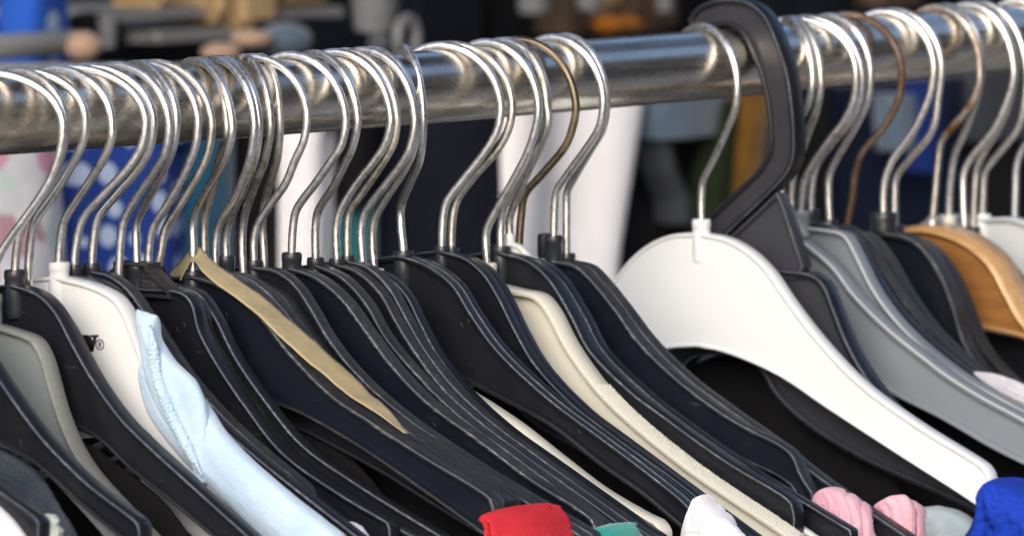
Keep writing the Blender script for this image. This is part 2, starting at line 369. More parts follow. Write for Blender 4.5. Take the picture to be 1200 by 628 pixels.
# ---------------------------------------------------------------- hangers
TAB = {
  'H00': {"X0":-349.5,"xb":-349.5,"T":7,"mat":"black","psi":0,"hook":[[26.5,-5.7],[25.1,-12.7],[14.6,-29.8],[3.3,-46.1],[0.5,-52.5],[0.0,-62.0]],"top":[[-3.3,-64.1],[-15.0,-65.3],[-25.6,-73.8],[-38.3,-87.2],[-55.2,-101.1],[-76.1,-114.4],[-96.8,-125.6],[-112.5,-133.1],[-115.3,-135.4]],"bot":None,"o":{"tip":1}},
  'B0': {"X0":-291.1,"xb":-291.1,"T":8,"mat":"black","psi":0,"hook":[[26.5,-4.4],[25.2,-11.4],[14.7,-28.8],[3.3,-45.4],[0.5,-52.0],[0.0,-61.7]],"top":[[-3.7,-63.4],[-14.5,-65.1],[-24.0,-71.9],[-33.8,-82.5],[-44.4,-93.7],[-56.2,-105.6],[-65.5,-113.9],[-86.4,-128.3],[-106.4,-138.5],[-111.4,-141.3],[-112.6,-144.3]],"bot":[[-42.1,-116.5],[-61.2,-123.7],[-82.2,-136.5],[-100.9,-146.8]],"o":{"tip":1},"marks":[[-50.1,-116.8]]},
  'B2': {"X0":-250.8,"xb":-250.8,"T":8,"mat":"greygreen","psi":0.26,"hook":[[30.9,-2.5],[29.8,-10.7],[26.4,-20.4],[21.3,-28.7],[12.9,-39.3],[4.9,-49.6],[0.8,-57.9],[-0.0,-66.7]],"top":[[-3.5,-78.0],[-12.3,-79.4],[-23.5,-82.3],[-28.7,-88.5],[-32.1,-97.0],[-36.3,-108.1],[-43.1,-120.6],[-51.6,-130.3],[-71.9,-145.9],[-81.2,-152.6]],"bot":[[-3.2,-123.3],[-24.9,-129.9],[-50.6,-147.5],[-63.3,-157.8]],"o":{},"marks":[[-21.7,-92.4]]},
  'B3': {"X0":-235.3,"xb":-237.4,"T":8,"mat":"black","psi":0,"hook":[[24.4,-3.1],[23.0,-12.3],[17.7,-22.9],[8.1,-34.7],[2.8,-43.1],[0.9,-49.8],[0.0,-58.3]],"top":[[-4.6,-64.2],[-15.5,-66.9],[-23.7,-72.9],[-32.7,-85.1],[-41.2,-95.9],[-55.3,-110.2],[-64.6,-117.0],[-89.9,-133.0],[-119.1,-151.0]],"bot":[[-43.2,-119.4],[-60.3,-130.3],[-81.4,-141.6],[-100.3,-152.4]],"o":{},"marks":[[-23.5,-107.0]]},
  'H3': {"X0":-231.9,"xb":-229.8,"T":7,"mat":"black","psi":0.26,"hook":[[26.2,-0.4],[25.1,-8.5],[20.7,-16.8],[12.6,-28.4],[3.4,-40.1],[1.5,-46.7],[0.0,-59.2]],"top":[[-1.6,-68.9],[-12.5,-71.5],[-20.7,-77.6],[-29.7,-89.8],[-38.3,-100.6],[-52.4,-115.0],[-61.8,-121.8],[-87.1,-137.8],[-116.3,-155.8]],"bot":[[-40.3,-122.3],[-57.4,-133.1],[-78.6,-144.6],[-97.5,-155.4]],"o":{"nocap":1}},
  'B4': {"X0":-212.3,"xb":-212.3,"T":8,"mat":"white","psi":0.072,"hook":[[25.8,-2.7],[25.8,-7.6],[22.1,-15.9],[8.8,-32.8],[3.0,-40.6],[0.9,-48.0],[0.0,-56.9]],"top":[[-3.5,-62.4],[-20.1,-64.8],[-31.4,-69.1],[-37.4,-75.9],[-42.1,-84.8],[-47.2,-94.3],[-57.8,-105.0],[-74.8,-118.5],[-102.1,-136.0],[-131.2,-152.5]],"bot":None,"o":{"h":[40,62],"web":5}},
  'B5': {"X0":-203.5,"xb":-203.5,"T":6.5,"mat":"black","psi":0.26,"hook":[[31.0,-3.3],[29.5,-11.5],[24.0,-19.9],[10.4,-33.4],[4.2,-40.2],[1.2,-48.5],[0.0,-58.5]],"top":[[-2.9,-62.4],[-12.9,-63.5],[-22.5,-67.6],[-31.1,-76.3],[-41.0,-87.2],[-53.8,-99.5],[-73.0,-113.6],[-101.6,-130.5],[-115.8,-138.2]],"bot":None,"o":{}},
  'B6': {"X0":-193.1,"xb":-193.1,"T":6.5,"mat":"black","psi":0.26,"hook":[[26.7,-3.9],[25.2,-12.9],[21.1,-20.5],[10.1,-32.4],[2.7,-40.9],[0.8,-49.2],[0.0,-58.5]],"top":[[-2.9,-61.5],[-10.3,-62.4],[-20.3,-67.1],[-29.8,-76.5],[-39.3,-87.1],[-51.3,-99.5],[-69.2,-113.7],[-85.3,-124.1],[-104.2,-134.8],[-109.3,-138.3],[-110.9,-142.1]],"bot":None,"o":{"tip":1,"wear":0.5}},
  'B7': {"X0":-177.6,"xb":-177.6,"T":6,"mat":"black","psi":0.018,"hook":[[25.8,-6.0],[23.6,-16.0],[17.1,-24.6],[8.4,-34.9],[2.7,-43.4],[0.9,-53.5],[0.0,-66.2]],"top":[[-2.6,-71.5],[-11.8,-73.3],[-20.5,-80.8],[-30.0,-92.2],[-42.1,-104.6],[-60.1,-119.3],[-84.8,-134.0],[-105.9,-146.2]],"bot":None,"o":{}},
  'B8': {"X0":-165.0,"xb":-166.8,"T":7,"mat":"black","psi":-0.284,"hook":[[26.7,-4.6],[24.2,-14.7],[16.2,-25.1],[5.1,-37.4],[-0.5,-45.0],[-0.6,-54.4],[0.0,-60.4]],"top":[[-4.5,-69.8],[-22.5,-69.8],[-27.7,-71.2],[-31.2,-74.6],[-34.2,-83.8],[-41.9,-94.9],[-59.1,-113.6],[-76.2,-129.0],[-105.8,-143.3],[-124.2,-150.4],[-128.4,-152.1],[-129.6,-157.2]],"bot":None,"o":{"tip":1,"block":1},"marks":[[-23.4,-83.9]]},
  'B9': {"X0":-161.0,"xb":-160.1,"T":6,"mat":"black","psi":0.047,"hook":[[25.6,-5.3],[24.3,-13.6],[18.4,-25.5],[9.9,-37.5],[2.6,-47.2],[0.9,-52.9],[0.0,-61.3]],"top":[[-2.7,-72.1],[-20.7,-72.1],[-25.9,-73.4],[-29.4,-76.9],[-32.4,-86.0],[-40.2,-97.2],[-57.4,-116.0],[-74.4,-131.4],[-104.1,-145.7],[-122.6,-152.9]],"bot":None,"o":{"wear":1}},
  'B10': {"X0":-154.9,"xb":-154.0,"T":6,"mat":"black","psi":0.152,"hook":[[25.4,-7.4],[23.4,-17.4],[19.0,-25.9],[10.4,-37.9],[3.2,-48.2],[1.6,-55.0],[0.0,-62.4]],"top":[[-1.8,-68.2],[-13.2,-69.6],[-22.8,-71.7],[-31.5,-80.6],[-41.4,-95.3],[-57.4,-112.2],[-74.5,-127.0],[-99.1,-139.1],[-124.3,-149.7]],"bot":None,"o":{}},
  'B11': {"X0":-131.3,"xb":-133.4,"T":8,"mat":"navyblack","psi":-0.293,"hook":[[26.4,-9.7],[20.8,-21.7],[15.2,-27.0],[3.3,-39.5],[-0.5,-47.1],[0.1,-56.5],[-0.0,-66.0]],"top":[[-5.2,-67.7],[-14.0,-69.2],[-27.1,-74.5],[-38.0,-81.3],[-53.1,-95.1],[-74.6,-110.4],[-89.5,-117.1],[-100.1,-122.0],[-121.1,-131.1],[-146.1,-141.1],[-151.9,-144.3],[-154.0,-150.0]],"bot":[[-5.0,-108.4],[-27.0,-110.8],[-40.9,-114.6],[-57.3,-118.2],[-87.3,-129.5],[-121.1,-145.2],[-146.1,-157.5]],"o":{"tip":1},"marks":[[-16.7,-83.0],[-33.2,-129.1]]},
  'B12': {"X0":-127.7,"xb":-126.2,"T":6,"mat":"black","psi":-0.45,"hook":[[23.8,-4.9],[24.6,-9.8],[17.9,-18.6],[7.0,-36.1],[1.0,-45.2],[0.1,-51.7],[-0.0,-66.2]],"top":[[-1.3,-70.1],[-12.3,-72.2],[-26.8,-79.5],[-39.8,-90.8],[-54.9,-104.0],[-72.1,-115.6],[-97.7,-127.8],[-127.2,-140.6],[-152.1,-150.3]],"bot":None,"o":{"tip":1}},
  'B13': {"X0":-118.9,"xb":-119.8,"T":6.5,"mat":"black","psi":-0.257,"hook":[[26.1,-8.7],[23.1,-21.2],[12.5,-38.0],[1.9,-48.8],[0.1,-55.6],[-0.0,-64.8]],"top":[[-3.6,-67.7],[-12.8,-68.9],[-23.8,-74.0],[-35.1,-82.8],[-45.5,-93.3],[-62.8,-107.3],[-84.2,-119.3],[-118.1,-133.6],[-147.3,-146.3]],"bot":None,"o":{"wear":0.7,"tip":1}},
  'B14': {"X0":-114.7,"xb":-113.2,"T":6.5,"mat":"black","psi":-0.307,"hook":[[26.2,-8.8],[23.0,-20.8],[11.6,-36.6],[2.6,-47.3],[0.0,-54.2],[0.0,-61.0]],"top":[[-1.4,-66.9],[-12.0,-68.4],[-22.6,-73.2],[-33.5,-81.7],[-44.3,-92.2],[-61.6,-106.2],[-83.1,-118.6],[-117.0,-134.2],[-146.2,-147.0]],"bot":None,"o":{"wear":0.7,"tip":1}},
  'B15': {"X0":-101.2,"xb":-102.7,"T":6.5,"mat":"black","psi":-0.45,"hook":[[24.4,-9.5],[19.4,-22.3],[7.7,-35.9],[0.2,-46.6],[-1.6,-56.9],[0.0,-69.4]],"top":[[-4.1,-71.6],[-12.9,-72.1],[-22.6,-76.3],[-31.3,-85.0],[-40.4,-95.2],[-54.8,-107.5],[-78.0,-120.5],[-110.8,-134.3],[-143.1,-148.2]],"bot":None,"o":{"wear":0.6}},
  'B17': {"X0":-95.9,"xb":-96.1,"T":6.5,"mat":"black","psi":0.127,"hook":[[25.1,-7.0],[23.5,-15.5],[19.1,-24.1],[15.0,-32.7],[7.7,-41.5],[2.1,-49.2],[0.0,-55.4],[-0.0,-63.9]],"top":[[-2.9,-66.3],[-13.5,-67.1],[-23.6,-72.3],[-31.9,-81.3],[-40.6,-92.3],[-54.5,-105.0],[-76.5,-119.1],[-108.5,-134.4],[-141.2,-148.0]],"bot":None,"o":{"wear":0.8}},
  'B16': {"X0":-91.2,"xb":-89.4,"T":6.5,"mat":"black","psi":-0.45,"hook":[[17.8,-10.4],[14.4,-23.1],[4.4,-36.7],[-1.5,-49.7],[-0.7,-59.2],[-0.0,-72.1]],"top":[[-1.2,-75.0],[-11.4,-76.2],[-20.3,-79.1],[-29.9,-89.7],[-39.9,-101.0],[-53.0,-111.1],[-74.6,-122.5],[-104.5,-137.2],[-138.2,-151.5]],"bot":None,"o":{}},
  'B18': {"X0":-72.6,"xb":-72.6,"T":7.5,"mat":"navyblack","psi":0.167,"hook":[[25.0,-9.9],[23.0,-18.5],[17.9,-25.5],[11.1,-34.2],[2.4,-44.8],[0.8,-50.7],[0.0,-62.4]],"top":[[-3.1,-68.5],[-15.5,-71.3],[-28.7,-79.1],[-41.8,-92.0],[-54.9,-104.8],[-72.2,-117.6],[-97.9,-130.7],[-123.3,-144.1],[-148.5,-154.9],[-154.4,-158.5],[-156.4,-163.7]],"bot":None,"o":{"tip":1},"marks":[[-72.2,-127.6]]},
  'B19': {"X0":-57.6,"xb":-57.6,"T":6.5,"mat":"black","psi":-0.15,"hook":[[25.3,-10.2],[21.7,-20.7],[18.1,-26.0],[10.4,-36.7],[1.6,-46.4],[0.0,-52.7],[0.0,-65.4]],"top":[[-2.7,-68.2],[-16.0,-72.3],[-28.3,-81.9],[-38.0,-94.4],[-51.1,-106.2],[-68.4,-119.1],[-83.5,-128.0],[-107.1,-139.9],[-128.2,-150.9],[-147.1,-161.2]],"bot":None,"o":{"wear":0.8}},
  'B20': {"X0":-44.1,"xb":-44.1,"T":6,"mat":"black","psi":0.183,"hook":[[24.8,-11.4],[21.7,-20.7],[17.8,-26.0],[7.9,-37.7],[1.2,-48.3],[-0.4,-55.3],[0.0,-66.7]],"top":[[-2.5,-68.8],[-12.7,-71.0],[-24.6,-79.0],[-32.5,-89.5],[-42.6,-101.6],[-56.6,-115.2],[-75.7,-127.6],[-100.6,-140.6],[-130.4,-155.4],[-149.3,-165.1]],"bot":None,"o":{"wear":0.8}},
  'B21': {"X0":-37.5,"xb":-37.5,"T":6,"mat":"black","psi":0.05,"hook":[[24.9,-11.5],[23.2,-19.5],[18.9,-26.2],[7.8,-39.8],[1.3,-47.6],[0.0,-53.9],[0.0,-66.1]],"top":[[-2.5,-67.8],[-12.7,-69.7],[-24.2,-77.7],[-32.1,-88.3],[-41.8,-100.8],[-55.8,-114.4],[-74.9,-127.5],[-99.8,-140.5],[-129.6,-155.4],[-150.7,-165.6]],"bot":None,"o":{"wear":0.6}},
  'B22': {"X0":-26.6,"xb":-27.5,"T":6,"mat":"black","psi":0.08,"hook":[[24.8,-12.1],[22.3,-22.5],[19.0,-27.9],[9.7,-38.6],[0.5,-49.4],[-1.2,-56.4],[0.0,-71.0]],"top":[[-3.1,-71.6],[-13.4,-73.5],[-24.4,-80.8],[-31.9,-91.8],[-40.7,-104.1],[-55.2,-117.7],[-74.8,-130.8],[-100.6,-143.8],[-130.4,-158.6]],"bot":None,"o":{}},
  'B23': {"X0":-21.2,"xb":-20.3,"T":8,"mat":"cream","psi":0,"hook":[[23.2,-14.1],[19.2,-27.0],[5.9,-44.2],[0.0,-53.2],[-0.9,-62.0],[-0.0,-72.4]],"top":[[-2.6,-84.2],[-15.0,-89.1],[-25.2,-98.2],[-35.8,-109.3],[-48.1,-118.6],[-59.5,-123.7],[-75.1,-131.0],[-95.9,-142.6],[-117.3,-154.0],[-139.3,-162.6],[-146.0,-164.8],[-149.0,-168.7]],"bot":None,"o":{"tip":1}},
  'B24': {"X0":-1.3,"xb":-1.3,"T":9,"mat":"black","psi":-0.45,"hook":[[18.8,-13.2],[15.5,-28.0],[5.8,-38.3],[-2.4,-48.7],[-2.4,-56.4],[-0.0,-66.3]],"top":[[-3.6,-68.3],[-15.7,-71.2],[-29.0,-78.5],[-37.8,-89.1],[-51.0,-102.9],[-77.2,-121.0],[-103.1,-134.8],[-128.7,-148.4],[-146.9,-159.1],[-150.7,-162.9]],"bot":[[-3.6,-108.6],[-24.5,-114.3],[-42.2,-120.1],[-68.5,-129.2],[-81.5,-134.5],[-103.1,-146.8],[-124.5,-157.3],[-145.7,-170.1]],"o":{"tip":1,"groove":1},"marks":[[-33.0,-93.8],[-89.8,-135.3]]},
  'B25': {"X0":23.9,"xb":23.9,"T":6,"mat":"black","psi":0.26,"hook":[[26.4,-9.6],[24.5,-18.4],[18.8,-27.3],[10.4,-37.4],[1.9,-48.2],[0.4,-56.0],[-0.0,-65.9]],"top":[[-2.4,-68.0],[-14.5,-70.2],[-24.3,-76.4],[-30.9,-84.1],[-39.8,-97.6],[-50.0,-111.0],[-70.6,-127.1],[-93.6,-139.5],[-123.7,-154.7],[-142.0,-165.4]],"bot":None,"o":{}},
  'B26': {"X0":30.1,"xb":30.1,"T":6,"mat":"black","psi":0.26,"hook":[[27.2,-8.1],[26.4,-15.2],[21.8,-24.8],[10.0,-37.7],[2.3,-47.8],[0.4,-56.4],[0.0,-67.0]],"top":[[-2.4,-69.1],[-14.5,-71.7],[-23.8,-77.5],[-30.5,-85.6],[-38.9,-98.8],[-49.5,-112.5],[-70.2,-128.7],[-93.2,-141.1],[-121.2,-155.8],[-140.4,-166.1]],"bot":None,"o":{}},
  'B27': {"X0":54.0,"xb":53.9,"T":10,"mat":"cream","psi":0.144,"hook":[[24.4,-11.0],[23.6,-16.3],[20.0,-27.0],[11.8,-41.4],[2.5,-56.0],[-0.4,-62.1],[-0.0,-74.9]],"top":[[-4.0,-83.3],[-17.0,-85.0],[-28.6,-86.5],[-34.9,-91.5],[-45.5,-106.7],[-60.1,-122.0],[-72.4,-131.4],[-105.0,-150.9],[-147.9,-171.4],[-158.5,-176.5]],"bot":None,"o":{"tip":0,"bumps":1}},
  'B28': {"X0":65.0,"xb":63.1,"T":8,"mat":"black","psi":0,"hook":[[23.3,-9.6],[22.4,-15.6],[18.4,-27.5],[9.0,-40.3],[2.3,-51.3],[0.0,-59.2],[0.0,-68.5]],"top":[[-4.6,-71.1],[-16.7,-73.3],[-27.9,-80.2],[-39.5,-94.4],[-49.3,-108.7],[-71.3,-125.0],[-88.8,-134.4],[-119.1,-149.8],[-149.9,-162.9],[-152.0,-164.8],[-153.7,-170.9]],"bot":None,"o":{"tip":1}},
  'B28b': {"X0":67.3,"xb":69.2,"T":4,"mat":"white","psi":-0.176,"hook":[[24.3,-8.4],[25.4,-14.7],[21.7,-23.7],[12.7,-36.6],[3.2,-51.4],[0.0,-58.0],[0.0,-63.7]],"top":[[-0.0,-65.4],[-5.4,-68.0],[-11.7,-73.1],[-20.7,-83.3],[-29.7,-96.3],[-43.0,-113.2],[-65.2,-129.5],[-82.7,-140.7],[-113.1,-156.5]],"bot":None,"o":{}},
  'B29': {"X0":75.4,"xb":75.4,"T":6,"mat":"black","psi":0.26,"hook":[[25.8,-12.1],[23.1,-22.9],[20.1,-28.3],[10.4,-39.2],[2.7,-47.7],[1.2,-55.6],[-0.0,-71.0]],"top":[[-2.3,-74.2],[-12.3,-74.8],[-23.5,-81.0],[-36.0,-95.6],[-45.8,-109.6],[-67.9,-125.9],[-87.6,-137.0],[-118.0,-152.1],[-150.1,-166.2]],"bot":None,"o":{}},
  'B30': {"X0":99.3,"xb":99.3,"T":7,"mat":"navyblack","psi":0.108,"hook":[[24.2,-10.3],[22.2,-20.3],[15.1,-30.3],[6.7,-40.6],[1.3,-48.0],[0.4,-55.2],[0.0,-66.4]],"top":[[-2.7,-76.8],[-14.4,-78.4],[-22.1,-83.7],[-34.7,-95.2],[-45.8,-107.1],[-65.8,-121.9],[-92.2,-136.2],[-105.2,-141.3],[-119.1,-146.0],[-126.0,-150.1],[-130.3,-157.9],[-136.4,-165.2]],"bot":None,"o":{"tip":1,"cap2":1}},
  'B31': {"X0":108.1,"xb":108.1,"T":7,"mat":"black","psi":-0.146,"hook":[[24.0,-11.5],[21.5,-21.3],[14.9,-29.5],[5.6,-41.1],[0.5,-48.5],[-0.0,-57.6],[0.0,-74.5]],"top":[[-2.7,-77.4],[-13.5,-79.0],[-21.7,-85.1],[-33.3,-95.9],[-44.5,-107.1],[-64.5,-122.0],[-90.9,-136.3],[-109.7,-145.7],[-131.3,-158.3],[-154.9,-170.0],[-179.5,-181.7]],"bot":None,"o":{"wear":0.4}},
  'W': {"X0":203.9,"xb":203.9,"T":7.5,"mat":"brightwhite","psi":-0.222,"hook":[[23.3,-6.9],[22.2,-16.1],[17.2,-25.5],[7.2,-40.8],[1.1,-49.3],[-0.0,-56.0],[0.0,-66.0]],"top":[[-2.8,-71.9],[-13.3,-72.9],[-25.6,-77.4],[-36.9,-85.3],[-49.6,-99.3],[-65.4,-114.9],[-85.5,-130.8],[-114.2,-146.4],[-143.9,-159.6],[-149.9,-162.8],[-153.0,-168.0],[-152.2,-181.7]],"bot":[[-2.9,-121.5],[-15.7,-123.0],[-43.0,-130.9],[-70.0,-143.9],[-105.5,-160.5],[-144.8,-178.7],[-151.8,-182.8]],"o":{"tip":1,"web":5.2,"rim":1.8,"ch":0.7}},
  'G1': {"X0":269.0,"xb":262.9,"T":9,"mat":"grey","psi":-0.45,"hook":[[20.6,-9.9],[17.6,-19.3],[9.9,-26.5],[3.7,-35.1],[-0.2,-44.8],[-0.9,-54.2],[-0.0,-66.6]],"top":[[-7.6,-74.6],[-19.1,-80.8],[-30.6,-88.4],[-42.0,-100.1],[-60.2,-114.0],[-82.7,-127.5],[-91.6,-132.5],[-109.4,-140.6],[-131.5,-149.1],[-157.7,-161.3]],"bot":[[-7.8,-119.7],[-33.1,-130.5],[-51.3,-137.6],[-64.9,-143.5],[-87.3,-151.3],[-114.0,-162.4],[-131.7,-168.6]],"o":{"fork":1}},
  'G0': {"X0":271.6,"xb":270.6,"T":6,"mat":"black","psi":-0.377,"hook":[[22.3,-9.9],[19.0,-21.3],[12.2,-31.8],[6.1,-42.7],[1.3,-50.5],[-0.1,-58.1],[-0.0,-68.2]],"top":[[-2.9,-80.3],[-14.9,-85.3],[-25.5,-94.2],[-37.0,-105.1],[-55.2,-118.7],[-78.7,-132.2],[-103.3,-145.5],[-125.4,-155.1]],"bot":None,"o":{}},
  'G2': {"X0":273.5,"xb":277.7,"T":8,"mat":"grey","psi":0.26,"hook":[[28.1,-6.0],[27.0,-16.1],[21.1,-27.5],[17.1,-32.1],[7.1,-44.8],[2.0,-53.2],[0.8,-60.0],[0.0,-66.5]],"top":[[-1.7,-73.6],[-15.1,-74.1],[-25.6,-75.8],[-32.1,-84.1],[-41.3,-98.6],[-54.0,-112.1],[-69.9,-123.9],[-90.1,-134.9],[-121.3,-147.4],[-147.7,-157.8]],"bot":None,"o":{}},
  'R3': {"X0":282.5,"xb":285.4,"T":7,"mat":"black","psi":0.26,"hook":[[25.4,-9.1],[23.8,-18.5],[18.3,-28.1],[13.5,-33.8],[3.5,-46.2],[1.2,-52.3],[0.0,-66.3]],"top":[[-0.5,-72.6],[-15.3,-73.4],[-25.4,-78.2],[-32.8,-89.1],[-43.8,-103.5],[-57.5,-115.9],[-75.6,-127.9],[-93.6,-137.2]],"bot":None,"o":{}},
  'R4': {"X0":299.5,"xb":299.5,"T":7,"mat":"dusty","psi":0,"hook":[[21.8,-7.8],[20.0,-19.1],[14.1,-29.6],[3.6,-45.1],[-0.1,-52.1],[-0.5,-61.6],[0.0,-72.2]],"top":[[-2.5,-73.8],[-13.1,-75.2],[-22.4,-80.8],[-31.6,-93.1],[-44.0,-107.5],[-61.4,-122.3],[-75.0,-131.7],[-88.5,-139.4]],"bot":None,"o":{"wear":0.8}},
  'R5': {"X0":313.3,"xb":313.3,"T":7,"mat":"dusty","psi":0.26,"hook":[[25.5,-8.6],[23.5,-20.0],[15.9,-32.7],[6.7,-43.2],[3.5,-52.8],[2.4,-62.3],[-0.0,-75.7]],"top":[[-2.5,-77.7],[-12.7,-78.7],[-22.9,-86.9],[-34.4,-102.2],[-47.3,-116.7],[-65.6,-130.7],[-81.4,-141.0]],"bot":None,"o":{"wear":0.8}},
  'R6': {"X0":341.8,"xb":341.3,"T":10,"mat":"navyblack","psi":0.226,"hook":[[23.5,-6.8],[21.9,-17.5],[14.2,-34.2],[4.8,-46.7],[1.2,-54.5],[-0.0,-62.2],[0.0,-71.0]],"top":[[-3.9,-79.7],[-19.7,-82.7],[-32.7,-94.6],[-40.6,-109.5],[-47.6,-127.0],[-56.8,-137.8],[-75.0,-149.2]],"bot":[[-4.1,-121.1],[-24.6,-127.6],[-47.7,-141.4],[-75.1,-158.7]],"o":{"bigcap":1}},
  'R7': {"X0":349.9,"xb":350.4,"T":8,"mat":"dusty","psi":0.13,"hook":[[23.2,-7.1],[22.0,-17.8],[18.7,-34.4],[5.9,-49.0],[0.7,-55.7],[-0.1,-64.6],[-0.0,-77.6]],"top":[[-2.4,-81.5],[-19.6,-85.3],[-32.6,-97.2],[-41.5,-112.8],[-49.8,-128.7],[-65.9,-143.0],[-81.9,-153.4]],"bot":None,"o":{}},
  'Wd': {"X0":383.0,"xb":380.2,"T":20,"mat":"wood","psi":0.029,"hook":[[22.9,-7.7],[22.9,-13.4],[19.3,-23.2],[7.5,-36.4],[3.4,-41.2],[2.1,-50.9],[0.9,-66.5],[0.0,-76.6]],"top":[[-8.8,-80.0],[-23.2,-83.9],[-38.1,-93.2],[-48.3,-107.6],[-56.7,-119.0],[-75.0,-131.0],[-102.2,-146.4]],"bot":[[-9.1,-121.4],[-33.7,-125.0],[-56.7,-128.2],[-79.6,-139.1],[-102.3,-152.1]],"o":{"wood":1}},
  'R9': {"X0":390.5,"xb":393.4,"T":6,"mat":"black","psi":-0.181,"hook":[[22.2,-5.9],[20.7,-17.5],[11.6,-36.5],[4.7,-47.3],[2.0,-57.1],[0.5,-66.9],[-0.0,-75.9]],"top":[[-2.6,-90.1],[-15.2,-93.4],[-26.9,-102.4],[-38.6,-117.3],[-52.5,-131.9],[-80.1,-147.6]],"bot":None,"o":{"capmat":"cream"}},
  'R10': {"X0":408.5,"xb":405.7,"T":8,"mat":"black","psi":0.124,"hook":[[23.0,-12.8],[18.8,-26.5],[13.2,-37.5],[2.4,-50.3],[-1.0,-57.1],[-1.0,-68.0],[0.0,-81.7]],"top":[[-4.6,-88.8],[-19.2,-93.1],[-30.9,-103.0],[-44.9,-121.6],[-63.4,-137.9]],"bot":None,"o":{}},
  'R10b': {"X0":411.3,"xb":412.9,"T":6,"mat":"black","psi":0.066,"hook":[[22.8,-10.9],[19.4,-25.4],[14.1,-36.4],[5.2,-49.2],[2.1,-56.4],[1.2,-64.2],[-0.0,-82.2]],"top":[[-1.0,-92.2],[-16.0,-96.5],[-27.8,-107.6],[-41.8,-126.3],[-60.4,-142.6]],"bot":None,"o":{}},
  'R11': {"X0":418.9,"xb":420.0,"T":8,"mat":"palegrey","psi":0.129,"hook":[[23.0,-15.2],[21.4,-28.8],[18.0,-37.9],[6.8,-50.8],[1.6,-57.6],[0.8,-68.6],[0.0,-81.1]],"top":[[-2.4,-78.5],[-18.8,-77.7],[-30.4,-81.8],[-42.1,-93.7],[-56.1,-112.3],[-76.9,-130.5]],"bot":None,"o":{}},
  'R12': {"X0":446.9,"xb":446.9,"T":8,"mat":"white","psi":0.209,"hook":[[23.1,-20.5],[21.1,-30.3],[14.8,-38.3],[4.4,-47.3],[1.1,-55.2],[0.3,-70.2],[0.0,-85.2]],"top":[[-3.2,-98.6],[-15.0,-100.8],[-26.8,-108.0],[-38.6,-123.0],[-54.9,-137.7]],"bot":None,"o":{}},
  '_K': {"outer":[[18.9,18.8],[15.2,23.7],[7.4,27.3],[-3.1,28.7],[-13.6,27.5],[-21.8,22.6],[-28.2,12.8],[-33.7,0.2],[-36.9,-14.4],[-38.3,-29.0],[-37.9,-38.3],[-34.8,-45.0],[-27.6,-52.3],[-5.8,-70.4]],"inner":[[11.9,5.3],[10.6,11.6],[6.0,15.8],[-3.2,17.2],[-11.0,12.3],[-17.4,1.4],[-22.0,-11.3],[-24.3,-25.9],[-23.9,-36.3],[-18.4,-44.6],[-9.4,-52.0],[8.0,-66.2]],"plate":[[-29.4,-57.8],[-41.3,-84.8]],"body":[[68.6,-93.6],[67.7,-85.3],[63.9,-82.8],[42.8,-81.7],[-35.4,-87.4],[-49.0,-88.1],[-54.8,-92.6],[-59.3,-102.3],[-68.4,-117.5]],"bot":[[-5.9,-126.1],[-19.7,-129.7],[-24.3,-136.8],[-31.1,-143.8],[-44.7,-154.0],[-74.0,-166.8],[-118.3,-180.1],[-140.2,-185.7]]},
  '_tape': {"lo":[[-0.1382,0.00208,-0.07001],[-0.1382,-0.0006,-0.06549],[-0.1382,-0.0046,-0.06124],[-0.1382,-0.00855,-0.06507],[-0.1382,-0.01994,-0.07185],[-0.1382,-0.0365,-0.08031],[-0.1382,-0.0538,-0.09165],[-0.1382,-0.07951,-0.10703],[-0.1382,-0.09651,-0.1152],[-0.1382,-0.11085,-0.12184]],"hi":[[-0.1297,0.01608,-0.06796],[-0.1297,0.00982,-0.06323],[-0.1297,0.00179,-0.05673],[-0.1287,-0.00529,-0.0615],[-0.1267,-0.01808,-0.06905],[-0.1247,-0.03038,-0.07625],[-0.1227,-0.05387,-0.09182],[-0.1247,-0.07913,-0.10682],[-0.1287,-0.09388,-0.11451],[-0.1357,-0.11052,-0.12241]]},
  '_cloth': [
    {"label":"ice blue cotton top with a knitted trim slung over the white printed hanger","cat":"top","parts":[{"name":"cloth","m":"c_iceblue","X":-212.3,"t":11,"L":[[-41.9,-93.3],[-42.8,-101.4],[-47.0,-112.6],[-62.8,-127.8],[-82.7,-141.7],[-111.2,-161.6]],"R":[[-46.3,-91.4],[-54.8,-92.5],[-70.2,-103.6],[-85.3,-118.8],[-112.2,-136.6],[-141.1,-152.2]],"f":0.2,"s":2},{"name":"flap","m":"c_iceblue","X":-215.8,"t":7,"L":[[-42.5,-72.4],[-45.1,-83.0],[-46.7,-94.3],[-51.8,-107.1],[-63.7,-120.9],[-74.7,-134.1]],"R":[[-52.4,-74.4],[-53.2,-82.9],[-59.6,-90.3],[-73.2,-99.8],[-77.8,-111.9],[-77.7,-136.5]],"f":0.35,"s":5},{"name":"trim","m":"c_trim","X":-220.3,"trim":[[-53.3,-78.0],[-55.0,-87.0],[-56.6,-96.6],[-61.7,-107.7],[-69.3,-119.2],[-78.6,-132.8]]}]},
    {"label":"coral red garment draped over the tip of the taped black hanger","cat":"garment","parts":[{"name":"c","m":"c_red","X":-128,"t":42,"L":[[-156.9,-147.4],[-154.9,-150.9],[-154.0,-158.8],[-151.1,-180.0]],"R":[[-158.6,-147.3],[-163.5,-150.2],[-168.5,-156.4],[-183.2,-177.4]],"f":0.5,"s":3,"seams":[0.45]}]},
    {"label":"teal garment at the tip of a black hanger","cat":"garment","parts":[{"name":"cloth","m":"c_teal","X":-66,"t":26,"L":[[-154.8,-160.5],[-152.3,-163.7],[-149.8,-169.9],[-148.2,-183.4]],"R":[[-159.0,-160.2],[-162.3,-162.9],[-165.6,-168.6],[-169.0,-181.7]],"f":0.3,"s":4}]},
